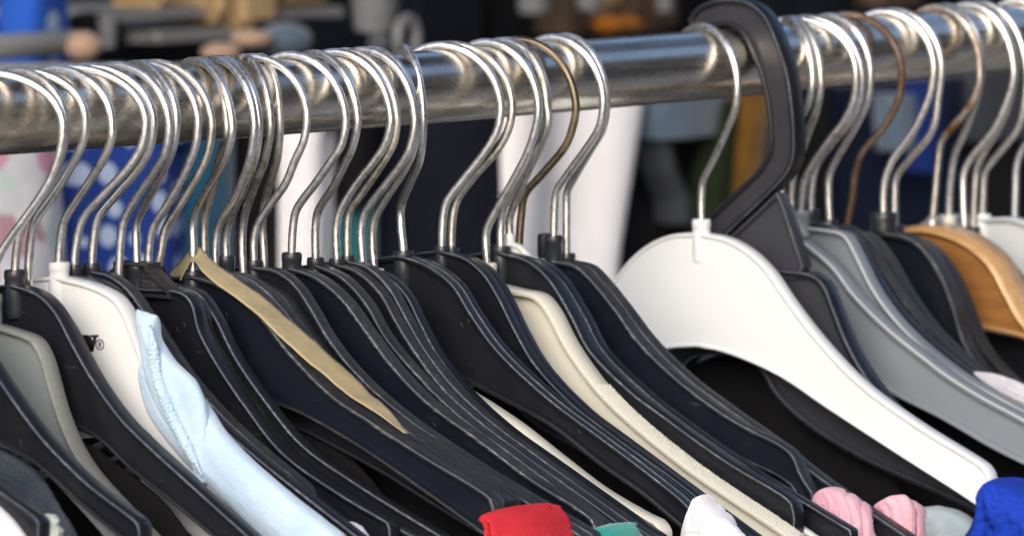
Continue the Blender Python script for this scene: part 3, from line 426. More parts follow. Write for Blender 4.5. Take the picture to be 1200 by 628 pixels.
    {"label":"white cotton garment peaked over the end of a black hanger beside the cream one","cat":"garment","parts":[{"name":"c","m":"c_white","X":-2,"t":13,"L":[[-152.5,-155.3],[-147.9,-161.4],[-144.2,-169.2],[-141.7,-183.7]],"R":[[-153.4,-155.5],[-157.2,-160.7],[-167.2,-165.4],[-180.6,-177.2]],"f":0.6,"s":8}]},
    {"label":"pink terry sock folded over the notched bar of a black hanger","cat":"sock","parts":[{"name":"front_fold","m":"c_pink","X":95,"t":9,"L":[[-143.8,-162.1],[-138.7,-165.7],[-137.4,-174.2],[-137.1,-193.9]],"R":[[-145.5,-161.7],[-152.3,-163.6],[-157.4,-171.3],[-159.2,-192.2]],"f":0.5,"s":9,"q":1.5},{"name":"front_fold","m":"c_pink","X":98,"t":9,"L":[[-148.9,-164.5],[-148.5,-168.7],[-150.2,-176.3],[-151.2,-193.1]],"R":[[-151.5,-164.0],[-156.6,-166.4],[-160.0,-172.8],[-161.4,-192.3]],"f":0.5,"s":12,"q":1.5},{"name":"front_fold","m":"c_pink","X":101,"t":8,"L":[[-152.3,-168.0],[-152.4,-172.3],[-154.1,-179.1],[-154.6,-193.1]],"R":[[-155.3,-167.1],[-159.2,-169.6],[-162.2,-175.0],[-163.5,-192.4]],"f":0.5,"s":14,"q":1.5},{"name":"rear_fold","m":"c_pink","X":119,"t":8,"L":[[-153.4,-169.7],[-151.7,-172.3],[-153.4,-177.4],[-155.2,-194.9]],"R":[[-159.7,-166.4],[-167.0,-165.9],[-170.4,-170.5],[-171.4,-193.6]],"f":0.6,"s":11,"q":1.6},{"name":"rear_fold","m":"c_pink","X":124,"t":8,"L":[[-162.7,-169.5],[-161.8,-173.0],[-164.4,-177.8],[-165.4,-194.6]],"R":[[-165.2,-167.9],[-169.5,-170.4],[-171.2,-174.5],[-172.1,-194.1]],"f":0.6,"s":15,"q":1.6}]},
    {"label":"cobalt blue garment draped over the lower tip of the large white hanger","cat":"garment","parts":[{"name":"c","m":"c_blue","X":204,"t":26,"L":[[-155.5,-167.1],[-149.1,-173.3],[-146.6,-183.6],[-129.4,-207.4]],"R":[[-158.5,-167.2],[-164.6,-170.4],[-175.7,-175.0],[-194.6,-196.8]],"f":0.5,"s":13,"seams":[0.42]}]},
    {"label":"grey blue garment hanging just below the tip of the large white hanger","cat":"garment","parts":[{"name":"c","m":"c_paleblue","X":214,"t":14,"L":[[-109.2,-184.1],[-103.1,-188.9],[-91.6,-197.8],[-82.8,-217.7]],"R":[[-117.1,-182.8],[-130.2,-185.4],[-139.9,-193.1],[-148.7,-212.3]],"f":0.3,"s":15}]},
    {"label":"lavender white lace hem below the ice blue top","cat":"garment","parts":[{"name":"c","m":"c_lav","X":-183,"t":9,"L":[[-111.2,-150.5],[-109.5,-154.2],[-107.0,-168.1]],"R":[[-116.2,-151.1],[-126.2,-152.9],[-136.2,-165.8]],"f":0.4,"s":17}]},
    {"label":"mauve grey garment at the tip of a square shouldered black hanger","cat":"garment","parts":[{"name":"c","m":"c_mauve","X":-150,"t":10,"L":[[-117.0,-156.2],[-115.3,-160.3],[-114.4,-170.9]],"R":[[-120.3,-155.3],[-127.0,-157.4],[-131.2,-169.5]],"f":0.4,"s":19}]},
    {"label":"plain white garment in the bottom left corner","cat":"garment","parts":[{"name":"c","m":"c_white","X":-352,"t":12,"L":[[-66.6,-122.9],[-66.5,-135.4],[-66.3,-160.4]],"R":[[-87.5,-127.0],[-104.1,-137.6],[-120.4,-156.1]],"f":0.2,"s":21}]},
    {"label":"mint and white fluffy trim poking up in the bottom left corner","cat":"garment","parts":[{"name":"c","m":"c_mint","X":-343,"t":10,"L":[[-106.3,-133.9],[-102.6,-137.3],[-101.7,-141.4],[-99.9,-152.4]],"R":[[-110.0,-134.0],[-113.3,-136.5],[-114.9,-140.4],[-116.5,-151.1]],"f":0.6,"s":23,"q":2.5}]},
    {"label":"white towelling garment lying on the shoulder of the silver grey hanger","cat":"garment","parts":[{"name":"c","m":"c_towel","X":286,"t":5,"L":[[-86.7,-133.5],[-92.1,-137.3],[-113.1,-146.0],[-152.7,-157.4]],"R":[[-87.6,-133.1],[-98.8,-133.5],[-113.9,-137.4],[-152.6,-148.6]],"f":0.9,"s":25,"q":3}]},
    {"label":"dark denim garment hanging under the leftmost black hanger","cat":"garment","parts":[{"name":"c","m":"c_denim","X":-290.1,"t":7,"L":[[-13.8,-113.0],[-12.8,-132.4],[-10.5,-184.3]],"R":[[-26.8,-115.4],[-58.8,-127.9],[-98.5,-176.9]],"f":0.5,"s":27,"q":2}]},
    {"label":"gap shade sheet added to darken the space under the hanger in front of the printed white one","cat":"garment","parts":[{"name":"c","m":"c_dark","X":-235.4,"t":5,"L":[[-16.2,-119.2],[-15.2,-143.8],[-13.4,-203.1]],"R":[[-37.9,-123.3],[-76.2,-144.5],[-113.8,-194.3]],"f":0.5,"s":29}]},  # from here down: dark sheets added to make the gaps read as shade
    {"label":"gap shade sheet added to darken the gap below the taped hanger","cat":"garment","parts":[{"name":"c","m":"c_dark","X":-125.2,"t":6,"L":[[1.1,-117.9],[1.2,-141.7],[1.6,-216.7]],"R":[[-34.1,-121.1],[-77.3,-137.9],[-136.4,-204.7]],"f":0.5,"s":31}]},
    {"label":"gap shade sheet added to darken the opening below the large white hanger","cat":"garment","parts":[{"name":"c","m":"c_dark","X":235,"t":7,"L":[[47.1,-133.6],[51.7,-162.3],[61.0,-262.0]],"R":[[-4.1,-130.5],[-67.8,-161.7],[-121.6,-246.1]],"f":0.5,"s":33}]},
    {"label":"gap shade sheet added to darken the space below the silver grey hanger","cat":"garment","parts":[{"name":"c","m":"c_dark","X":300,"t":7,"L":[[5.7,-126.6],[10.2,-165.1],[19.1,-265.6]],"R":[[-31.3,-132.0],[-112.7,-156.9],[-161.9,-249.8]],"f":0.5,"s":35}]},
    {"label":"gap shade sheet added to darken the space below the broad blue black hanger","cat":"garment","parts":[{"name":"c","m":"c_dark","X":-72.0,"t":5,"L":[[-12,-118.50967741935483],[-6,-160.50967741935483],[0,-330]],"R":[[-24,-112.32272727272726],[-60,-129.57341040462427],[-110,-152.08346456692914],[-168,-186.39999999999998],[-175,-330]],"f":0.3,"s":39.28}]},
    {"label":"gap shade sheet added to darken the space below the pale strip of cream hanger","cat":"garment","parts":[{"name":"c","m":"c_dark","X":-19.7,"t":5,"L":[[-12,-135.91451612903225],[-6,-177.91451612903225],[0,-330]],"R":[[-24,-133.12941176470588],[-60,-144.93397435897435],[-110,-165.11121495327103],[-168,-196.95],[-175,-330]],"f":0.3,"s":39.803}]},
    {"label":"gap shade sheet added to darken the space between the black hangers left of the cream one","cat":"garment","parts":[{"name":"c","m":"c_dark","X":30.700000000000003,"t":4.800000000000001,"L":[[-12,-119.16280991735537],[-6,-161.1628099173554],[0,-330]],"R":[[-24,-113.74179104477612],[-60,-141.7173913043478],[-110,-164.92000000000002],[-168,-200.79999999999998],[-175,-330]],"f":0.3,"s":40.307}]},
    {"label":"gap shade sheet added to darken the space below the bar with the pink sock","cat":"garment","parts":[{"name":"c","m":"c_dark","X":108.69999999999999,"t":5,"L":[[-12,-126.77777777777777],[-6,-168.77777777777777],[0,-330]],"R":[[-24,-123.24137931034483],[-60,-139.64749999999998],[-110,-160.875],[-168,-190.23048780487804],[-175,-330]],"f":0.3,"s":41.087}]},
    {"label":"gap shade sheet added to darken the space below the scuffed hangers beside the tape","cat":"garment","parts":[{"name":"c","m":"c_dark","X":-102.10000000000001,"t":5,"L":[[-12,-120.04886363636363],[-6,-162.04886363636365],[0,-330]],"R":[[-24,-113.69999999999999],[-60,-131.41379310344828],[-110,-148.96341463414635],[-168,-180.875],[-175,-330]],"f":0.3,"s":38.979}]},
    {"label":"gap shade sheet added to darken the space below the square shouldered hanger","cat":"garment","parts":[{"name":"c","m":"c_dark","X":-166.20000000000002,"t":5,"L":[[-12,-117.8],[-6,-159.8],[0,-330]],"R":[[-24,-106.20384615384616],[-60,-135.41052631578947],[-110,-159.92065217391306],[-168,-200.0],[-175,-330]],"f":0.3,"s":38.338}]},
    {"label":"gap shade sheet added to darken the space below the dusty hangers at the right","cat":"garment","parts":[{"name":"c","m":"c_dark","X":313.90000000000003,"t":5,"L":[[-12,-126.63137254901962],[-6,-168.6313725490196],[0,-330]],"R":[[-24,-124.36347826086957],[-60,-147.4158469945355],[-110,-177.45],[-168,-219.95],[-175,-330]],"f":0.3,"s":43.139}]},
    {"label":"gap shade sheet added to darken the space beside the ice blue top","cat":"garment","parts":[{"name":"c","m":"c_dark","X":-177.0,"t":4.800000000000001,"L":[[-12,-121.47241379310344],[-6,-163.47241379310344],[0,-330]],"R":[[-24,-121.0],[-60,-140.21833333333333],[-110,-164.27499999999998],[-168,-206.77499999999998],[-175,-330]],"f":0.3,"s":38.23}]}],
  '_print': {"W":[[[-13.7,-84.0],[-17.7,-83.8],[-17.7,-84.6],[-16.8,-84.7],[-18.5,-88.3],[-19.1,-90.1],[-17.8,-90.2]],[[-15.9,-84.5],[-18.5,-84.4],[-19.8,-87.3],[-19.1,-89.9],[-18.3,-89.3]],[[-18.2,-83.8],[-22.4,-83.5],[-22.4,-84.3],[-21.5,-84.4],[-19.7,-90.1],[-18.3,-90.2],[-19.8,-84.6],[-18.2,-84.5]]],"R":[-23.1,-87.2],"r":2.15},
  '_bg': [
    {"name":"dress","label":"pink and white floral dress at the far left of the back rack","cat":"dress","parts":[{"name":"skirt","m":"b_floral","Y":0.62,"t":0.048,"rows":[[-0.062,0.378,0.462],[-0.11,0.371,0.47],[-0.18,0.352,0.478],[-0.304,0.338,0.487]]},{"name":"bodice","m":"b_floral","Y":0.62,"t":0.04000000000000001,"rows":[[-0.04,0.398,0.449],[-0.062,0.388,0.456]]}]},
    {"name":"dress","label":"deep blue dress with white spots behind the left hooks","cat":"dress","parts":[{"name":"skirt","m":"b_polka","Y":0.63,"t":0.05600000000000001,"rows":[[-0.077,0.488,0.58],[-0.136,0.481,0.585],[-0.204,0.472,0.591],[-0.317,0.458,0.598]]},{"name":"bodice","m":"b_polka","Y":0.63,"t":0.048,"rows":[[-0.048,0.5,0.572],[-0.077,0.489,0.579]]}]},
    {"name":"shirt","label":"petrol blue shirt next to the spotted dress","cat":"shirt","parts":[{"name":"body","m":"b_tealblue","Y":0.62,"t":0.04000000000000001,"rows":[[-0.052,0.574,0.607],[-0.139,0.568,0.607],[-0.322,0.566,0.608]]}]},
    {"name":"jacket","label":"charcoal jacket between the petrol shirt and the white trousers","cat":"jacket","parts":[{"name":"body","m":"b_charcoal","Y":0.63,"t":0.048,"rows":[[-0.055,0.62,0.661],[-0.143,0.616,0.661],[-0.328,0.614,0.662]]}]},
    {"name":"trousers","label":"white linen trousers hanging in a narrow strip on the back rack","cat":"trousers","parts":[{"name":"leg","m":"b_white","Y":0.615,"t":0.04000000000000001,"rows":[[-0.074,0.644,0.67],[-0.143,0.643,0.669],[-0.329,0.64,0.668]]},{"name":"leg","m":"b_white","Y":0.63,"t":0.04000000000000001,"rows":[[-0.076,0.678,0.706],[-0.146,0.679,0.703],[-0.334,0.677,0.7]]},{"name":"waistband","m":"b_white","Y":0.62,"t":0.048,"rows":[[-0.06,0.652,0.692],[-0.074,0.65,0.694]]}]},
    {"name":"jacket","label":"black jacket over a turquoise top","cat":"jacket","parts":[{"name":"body","m":"b_black","Y":0.62,"t":0.05600000000000001,"rows":[[-0.058,0.697,0.736],[-0.117,0.694,0.735],[-0.119,0.695,0.733]]},{"name":"hem","m":"b_turq","Y":0.63,"t":0.04000000000000001,"rows":[[-0.118,0.7,0.745],[-0.205,0.699,0.745],[-0.337,0.694,0.746]]}]},
    {"name":"coat","label":"dark navy coat left of the big white shirt","cat":"coat","parts":[{"name":"body","m":"b_navy","Y":0.63,"t":0.072,"rows":[[-0.062,0.755,0.834],[-0.153,0.747,0.837],[-0.344,0.739,0.839]]}]},
    {"name":"shirt","label":"large white linen shirt behind the middle hooks","cat":"shirt","parts":[{"name":"body","m":"b_white","Y":0.61,"t":0.064,"rows":[[-0.061,0.814,0.944],[-0.156,0.802,0.923],[-0.262,0.796,0.91],[-0.349,0.793,0.905]]},{"name":"sleeve","m":"b_white","Y":0.625,"t":0.048,"rows":[[-0.065,0.815,0.84],[-0.154,0.81,0.83],[-0.241,0.81,0.827]]}]},
    {"name":"coat","label":"black wool coat right of the big white shirt","cat":"coat","parts":[{"name":"body","m":"b_black","Y":0.64,"t":0.072,"rows":[[-0.066,0.995,1.165],[-0.172,0.98,1.174],[-0.376,0.971,1.184]]},{"name":"collar","m":"b_slate","Y":0.6,"t":0.024,"rows":[[-0.096,0.96,0.974],[-0.114,0.965,0.981],[-0.132,0.979,0.997],[-0.145,0.979,0.999]]}]},
    {"name":"shirt","label":"steel blue folded shirt on the black coat","cat":"shirt","parts":[{"name":"body","m":"b_steel","Y":0.59,"t":0.032,"rows":[[-0.071,0.946,1.02],[-0.084,0.946,1.019],[-0.094,0.948,1.015]]}]},
    {"name":"scarf","label":"moss green scarf beside the amber one","cat":"scarf","parts":[{"name":"cloth","m":"b_green","Y":0.585,"t":0.024,"rows":[[-0.076,1.01,1.025],[-0.125,0.997,1.017],[-0.179,0.989,1.012]]}]},
    {"name":"scarf","label":"amber yellow scarf hanging behind the big black hook","cat":"scarf","parts":[{"name":"cloth","m":"b_amber","Y":0.58,"t":0.024,"rows":[[-0.067,1.025,1.049],[-0.111,1.019,1.04],[-0.18,1.007,1.026]]}]},
    {"name":"coat","label":"navy blue coat behind the right hooks","cat":"coat","parts":[{"name":"body","m":"b_navy2","Y":0.63,"t":0.064,"rows":[[-0.075,1.138,1.304],[-0.181,1.134,1.307],[-0.39,1.131,1.313]]}]},
    {"name":"shirt","label":"steel grey shirt peeping out over the navy coat","cat":"shirt","parts":[{"name":"body","m":"b_steel","Y":0.58,"t":0.024,"rows":[[-0.079,1.174,1.2],[-0.099,1.177,1.197],[-0.113,1.181,1.193]]}]},
    {"name":"shirt","label":"cobalt shirt peeping out over the navy coat","cat":"shirt","parts":[{"name":"body","m":"b_cobalt","Y":0.575,"t":0.024,"rows":[[-0.072,1.191,1.22],[-0.105,1.192,1.217],[-0.126,1.193,1.213]]}]},
    {"name":"jacket","label":"slate grey jacket above black trousers at the right end of the back rack","cat":"jacket","parts":[{"name":"body","m":"b_slate","Y":0.62,"t":0.05600000000000001,"rows":[[-0.073,1.295,1.471],[-0.106,1.295,1.471],[-0.115,1.295,1.471]]},{"name":"lower","m":"b_black","Y":0.63,"t":0.05600000000000001,"rows":[[-0.116,1.31,1.487],[-0.193,1.305,1.498],[-0.409,1.298,1.511]]}]}],
  '_shelf': [
    {"k":"bag","name":"fabric_bag","label":"blue bag with white spots standing at the left of the back shelf","cat":"bag","m":"b_bag","Y":0.82,"d":0.12,"b":[0.665,0.708,-0.052,0.01]},
    {"k":"ball","name":"wooden_knob","label":"round pinkish wooden finial on the grey shelf bar","cat":"finial","m":"b_knob","Y":0.77,"d":0.12,"b":[0.659,0.68,-0.043,-0.027]},
    {"k":"bar","name":"shelf_bar","label":"grey metal bar ending in the wooden finial","cat":"bar","m":"b_shelf","Y":0.78,"d":0.12,"b":[0.585,0.671,-0.034,-0.033],"r":0.007},
    {"k":"ball","name":"reel","label":"round dark reel with a grey sheen beside the finial","cat":"reel","m":"b_charcoal","Y":0.845,"d":0.12,"b":[0.737,0.781,-0.049,-0.022]},
    {"k":"cup","name":"glass_cup","label":"grey frosted cup next to the dark reel","cat":"cup","m":"b_cup","Y":0.82,"d":0.12,"b":[0.741,0.753,-0.041,-0.023]},
    {"k":"box","name":"shelf_board","label":"upper grey shelf board across the left of the stall","cat":"shelf","m":"b_shelf","Y":0.87,"d":0.25,"b":[0.792,0.902,-0.03,-0.024]},
    {"k":"box","name":"shelf_board","label":"lower grey shelf board below the tan boxes","cat":"shelf","m":"b_shelf","Y":0.87,"d":0.25,"b":[0.844,0.929,-0.043,-0.038]},
    {"k":"box","name":"cardboard_box","label":"small tan cardboard box standing on the upper shelf board","cat":"box","m":"b_card","Y":0.86,"d":0.12,"b":[0.839,0.854,-0.023,0.002]},
    {"k":"box","name":"cardboard_box","label":"narrow tan box between dark gaps on the back shelf","cat":"box","m":"b_card","Y":0.86,"d":0.12,"b":[0.889,0.905,-0.033,-0.0]},
    {"k":"box","name":"cardboard_box","label":"large tan cardboard box right of the shelf boards","cat":"box","m":"b_card","Y":0.86,"d":0.12,"b":[0.91,0.949,-0.04,0.009]},
    {"k":"box","name":"cardboard_box","label":"tan box lying on a grey ledge right of the large box","cat":"box","m":"b_card","Y":0.87,"d":0.12,"b":[0.97,1.017,-0.026,0.002]},
    {"k":"box","name":"shelf_board","label":"short grey ledge under the lying tan box","cat":"shelf","m":"b_shelf","Y":0.87,"d":0.25,"b":[0.965,1.025,-0.035,-0.029]},
    {"k":"ball","name":"shoe_tip","label":"pale tan rounded end above the rail, left of the navy roll","cat":"shoe","m":"b_knob","Y":0.77,"d":0.12,"b":[0.802,0.826,-0.042,-0.032]},
    {"k":"ball","name":"shoe_tip","label":"pale tan rounded end low behind the leftmost hook tops","cat":"shoe","m":"b_knob","Y":0.77,"d":0.12,"b":[0.776,0.799,-0.049,-0.038]},
    {"k":"ball","name":"fabric_roll","label":"round end of a navy fabric roll","cat":"roll","m":"b_steel","Y":0.77,"d":0.12,"b":[0.829,0.86,-0.048,-0.029]},
    {"k":"box","name":"crate","label":"black crate right of the navy roll","cat":"crate","m":"b_navy","Y":0.82,"d":0.12,"b":[0.92,0.988,-0.062,-0.033]},
    {"k":"cup","name":"glass_cup","label":"tall frosted grey cup above the rail between the crate and the white ring","cat":"cup","m":"b_cup","Y":0.745,"d":0.12,"b":[0.88,0.91,-0.035,-0.002]},
    {"k":"box","name":"crate","label":"grey crate below the frosted cup","cat":"crate","m":"b_shelf","Y":0.82,"d":0.12,"b":[0.976,1.006,-0.058,-0.038]},
    {"k":"ring","name":"tape_roll","label":"pale ring of tape beside the grey crate","cat":"tape roll","m":"b_cup","Y":0.72,"d":0.12,"b":[0.882,0.906,-0.049,-0.027]},
    {"k":"box","name":"crate","label":"wide black blue crate behind the middle hook tops","cat":"crate","m":"b_navy","Y":0.87,"d":0.12,"b":[1.086,1.159,-0.076,0.003]},
    {"k":"box","name":"crate","label":"black crate right of the wide blue one","cat":"crate","m":"b_black","Y":0.895,"d":0.12,"b":[1.195,1.251,-0.081,-0.001]},
    {"k":"cup","name":"glass_cup","label":"frosted glass left of the brown leather bag","cat":"cup","m":"b_cup","Y":0.82,"d":0.12,"b":[1.13,1.154,-0.036,-0.007]},
    {"k":"bag","name":"leather_bag","label":"brown leather bag above the rail","cat":"bag","m":"b_brown","Y":0.845,"d":0.12,"b":[1.188,1.23,-0.052,0.001]},
    {"k":"box","name":"cardboard_box","label":"tan box leaning behind the orange tub","cat":"box","m":"b_card","Y":0.895,"d":0.12,"b":[1.305,1.343,-0.045,-0.009]},
    {"k":"cup","name":"glass_cup","label":"clear cup in front of the leaning tan box","cat":"cup","m":"b_cup","Y":0.795,"d":0.12,"b":[1.156,1.174,-0.034,-0.017]},
    {"k":"box","name":"plastic_tub","label":"orange plastic tub above the rail right of the brown bag","cat":"tub","m":"b_orange","Y":0.82,"d":0.12,"b":[1.22,1.259,-0.051,-0.042]},
    {"k":"box","name":"crate","label":"olive brown crate right of the orange tub","cat":"crate","m":"b_brown","Y":0.87,"d":0.12,"b":[1.328,1.363,-0.058,-0.015]},
    {"k":"cup","name":"glass_cup","label":"pair of frosted glasses left of the big black hook","cat":"cup","m":"b_cup","Y":0.795,"d":0.12,"b":[1.237,1.249,-0.038,-0.02]},
    {"k":"bag","name":"leather_bag","label":"dark navy bag behind the big black hook","cat":"bag","m":"b_navy","Y":0.87,"d":0.12,"b":[1.438,1.563,-0.065,-0.008]},
    {"k":"bag","name":"leather_bag","label":"brown leather bag above the rusty hook","cat":"bag","m":"b_brown","Y":0.845,"d":0.12,"b":[1.53,1.577,-0.047,-0.009]},
    {"k":"bar","name":"rack_pole","label":"grey metal pole that carries the clothes on the back rack","cat":"pole","m":"b_shelf","Y":0.625,"d":0.12,"b":[0.34,1.529,-0.034,-0.089],"r":0.009}]
}
GROUP = 'hangers packed along the metal rail'
LABEL = {'B0': ['foremost black hanger sweeping across the bottom left corner in front of the grey green one'],
 'B10': ['black hanger hidden between the rubbed square one and the taped one'],
 'B11': ['blue black hanger with beige tape over its shoulder'],
 'B12': ['black hanger directly behind the taped one, its stained hook close to the tape fold'],
 'B13': ['scuffed black hanger, first to emerge right of the beige tape'],
 'B14': ['scuffed black hanger, second to emerge right of the beige tape'],
 'B15': ['black hanger with a narrow stained hook, third right of the beige tape'],
 'B16': ['low black hanger whose brownish hook crosses in front of the slanting dull hook'],
 'B17': ['scuffed black hanger whose dull hook slants far right in front of the white trousers'],
 'B18': ['broad blue black hanger with a wide clean face below the white trousers'],
 'B19': ['worn black hanger with a bright hook, next behind the broad blue black one'],
 'B2': ['translucent grey green hanger between two black ones at the far left'],
 'B20': ['worn black hanger with a bright bow over a turquoise background, front one of the pair'],
 'B21': ['worn black hanger with a stained hook, rear one of the pair over turquoise'],
 'B22': ['black hanger with a thick dull hook left of the one with a grooved shoulder'],
 'B23': ['cream hanger of which only the lower arm shows as a pale strip between black hangers'],
 'B24': ['black hanger with a grooved shoulder and a narrow upright hook'],
 'B25': ['black hanger with a round socket left of the cream hanger, front one of two'],
 'B26': ['black hanger hugging the cream hanger from the left, rear one of two'],
 'B27': ['cream hanger with fine pimples along its sloping shoulder'],
 'B28': ['black hanger right behind the pimpled cream hanger'],
 'B28b': ['small white hanger of which only the crown peeps out behind the cream one'],
 'B29': ['black hanger with a tarnished brown hook'],
 'B3': ['black hanger with a black hook socket in front of the printed white hanger'],
 'B30': ['blue black hanger with a double socket and a notched shoulder end'],
 'B31': ['black hanger whose long bar runs past the pink sock'],
 'B4': ['white hanger printed with a black letter, ice blue top slung over it'],
 'B5': ['black hanger with a rough grey hook directly behind the printed white hanger'],
 'B6': ['black hanger with a bright hook, second behind the printed white hanger'],
 'B7': ['low black hanger with a long dull hook just before the square shouldered one'],
 'B8': ['square shouldered black hanger with a blocky hook socket'],
 'B9': ['rubbed black hanger right behind the square shouldered one'],
 'G0': ['thin black hanger wedged between the two silver grey ones'],
 'G1': ['front silver grey hanger with an open forked crown'],
 'G2': ['rear silver grey hanger partly covered by white towelling'],
 'H00': ['black hanger whose tip just enters the bottom left corner'],
 'H3': ['thin black hanger squeezed between the leftmost socketed black hanger and the printed white one'],
 'K': ['big one piece black hanger with a thick flat moulded hook'],
 'R10': ['black hanger with a bright hook, second behind the wooden one'],
 'R10b': ['black hanger with a stained hook, third behind the wooden one'],
 'R11': ['pale grey hanger behind the wooden one near the right edge'],
 'R12': ['white hanger with a white socket at the right edge'],
 'R3': ['black hanger with a bright hook directly behind the rear silver grey one'],
 'R4': ['dusty black hanger left of the one with the rusty hook'],
 'R5': ['dusty black hanger with a completely rusty hook'],
 'R6': ['blue black hanger with a large dark socket left of the wooden one'],
 'R7': ['dusty black hanger between the large socket and the wooden hanger'],
 'R9': ['hanger with a small cream socket directly behind the wooden one'],
 'W': ['large clean white hanger with a wide bright face'],
 'Wd': ['wooden hanger with a partly rusty hook']}
HOOKM = {'H00': 'galv', 'B0': 'galv', 'B2': 'chrome', 'B3': 'stained', 'H3': 'chrome', 'B4': 'chrome', 'B5': 'galv', 'B6': 'chrome', 'B7': 'galv', 'B8': 'chrome', 'B9': 'galv', 'B10': 'stained', 'B11': 'chrome', 'B12': 'stained', 'B13': 'chrome', 'B14': 'chrome', 'B15': 'stained', 'B16': 'stained', 'B17': 'galv', 'B18': 'galv', 'B19': 'chrome', 'B20': 'chrome', 'B21': 'stained', 'B22': 'galv', 'B23': 'chrome', 'B24': 'chrome', 'B25': 'galv', 'B26': 'stained', 'B27': 'chrome', 'B28': 'chrome', 'B28b': 'stained', 'B29': 'brass', 'B30': 'chrome', 'B31': 'galv', 'W': 'chrome', 'G1': 'chrome', 'G0': 'stained', 'G2': 'chrome', 'R3': 'chrome', 'R4': 'chrome', 'R5': 'rusty', 'R6': 'chrome', 'R7': 'chrome', 'Wd': 'halfrust', 'R9': 'galv', 'R10': 'chrome', 'R10b': 'stained', 'R11': 'chrome', 'R12': 'galv'}

def hook_mesh(t):
    """wire hook: neck, bend, bow over the rail, short tail behind it; lies in its own swivelled plane"""
    r = 1.68
    low = [Vector(q) for q in t['hook']]           # widest point ... neck
    sw, zw = low[0]; X0 = t['X0']
    za = rail_z(X0 * MM) * 1000 + 15 + r
    bow = []
    for k in range(0, 11):                         # tail to apex
        a = math.radians(172 - 82 * k / 10); bow.append(Vector((sw * .93 * math.cos(a), zw + 1 + (za - zw - 1) * math.sin(a))))
    for k in range(1, 10):                         # apex to widest
        a = math.radians(90 - 9 * k); bow.append(Vector((sw * math.cos(a), zw + (za - zw) * math.sin(a))))
    neck = low[-1]
    pts = bow + low + [neck + Vector((0, -5))]
    pts = resample(catmull(pts, 5), 64)
    e = Vector((math.sin(t['psi']), -math.cos(t['psi']), 0)); dx = t['xb'] - X0
    out = []
    for q in pts:
        k = min(1, max(0, (q.y - neck.y) / 60)); out.append((e * q.x + Vector((-dx * k, 0, q.y))) * MM)
    bm = bmesh.new(); tube(bm, out, r * MM, 14); return bm

def outline_of(t, reach=-172):
    o = t['o']
    near = [Vector(q) for q in t['top'] if q[0] < -.5]
    crown = Vector((0, near[0].y + min(2.2, abs(near[0].x) * .12)))
    top = resample(catmull([crown] + near, 8), 60)
    if not o.get('tip') and top[-1].x > reach:
        d = (top[-1] - top[-8]).normalized(); d = Vector((d.x, d.y * .97))
        L_ = (top[-1].x - reach) / max(.2, -d.x); top += [top[-1] + d * L_ * k / 8 for k in range(1, 9)]
    end = top[-1]
    if t['bot']:
        b = [Vector(q) for q in t['bot'] if q[0] < -.5]
        if o.get('tip'): b = [q for q in b if q.x > end.x - 4]
        c0 = Vector((0, b[0].y + min(6, abs(b[0].x) * .10)))
        if abs(b[0].x) > 25: b = [Vector((b[0].x * .5, b[0].y + abs(b[0].x) * .14))] + b; c0 = Vector((0, b[0].y + 3))
        bot = resample(catmull([c0] + b, 8), 50)
        if bot[-1].x > end.x + 3:
            d = (bot[-1] - bot[-8]).normalized(); L_ = (bot[-1].x - end.x) / max(.25, -d.x)
            L_ = min(L_, 60); bot += [bot[-1] + d * L_ * k / 6 for k in range(1, 7)]
    else:
        h1, h0 = o.get('h', (14, 52)); bot = []
        last = end.x + (1 if o.get('tip') else 0)
        def ztop(y):
            for a, b in zip(top, top[1:]):
                if b.x <= y <= a.x and a.x != b.x: return a.y + (b.y - a.y) * (y - a.x) / (b.x - a.x)
            return top[-1].y
        for k in range(51):
            y = last * k / 50; bot.append(Vector((y, (ztop(y) if k < 50 else end.y + 1) - (h1 + (h0 - h1) * math.exp(-(y / 46) ** 2)))))
        if o.get('tip'): bot[-1] = Vector((end.x + 1, min(end.y - 4, bot[-2].y - 2)))
    def mir(p): return [Vector((-q.x, q.y)) for q in p]
    poly = mir(top)[::-1] + top[1:]
    i1 = len(poly) - 1
    poly += bot[::-1]
    j1 = len(poly) - len(bot)
    poly += mir(bot)[1:]
    # round the four tip corners
    res = []
    n = len(poly); corners = {0: 3, i1: 3, j1: 3, n - 1: 3}
    for i in range(n):
        res += round_corner(poly, i, corners[i]) if i in corners else [poly[i]]
    return res, crown.y

RIMS = {'black': ('black', 'edge', 'worn'), 'navyblack': ('navyblack', 'edge', 'worn'), 'dusty': ('dusty', 'worn', 'worn'), 'white': ('white',) * 3, 'brightwhite': ('brightwhite',) * 3, 'cream': ('cream',) * 3,
        'grey': ('grey', 'palegrey', 'grey'), 'palegrey': ('palegrey',) * 3, 'greygreen': ('greygreen', 'greygreenrim', 'greygreenrim'), 'warmblack': ('warmblack', 'edge', 'warmblack')}

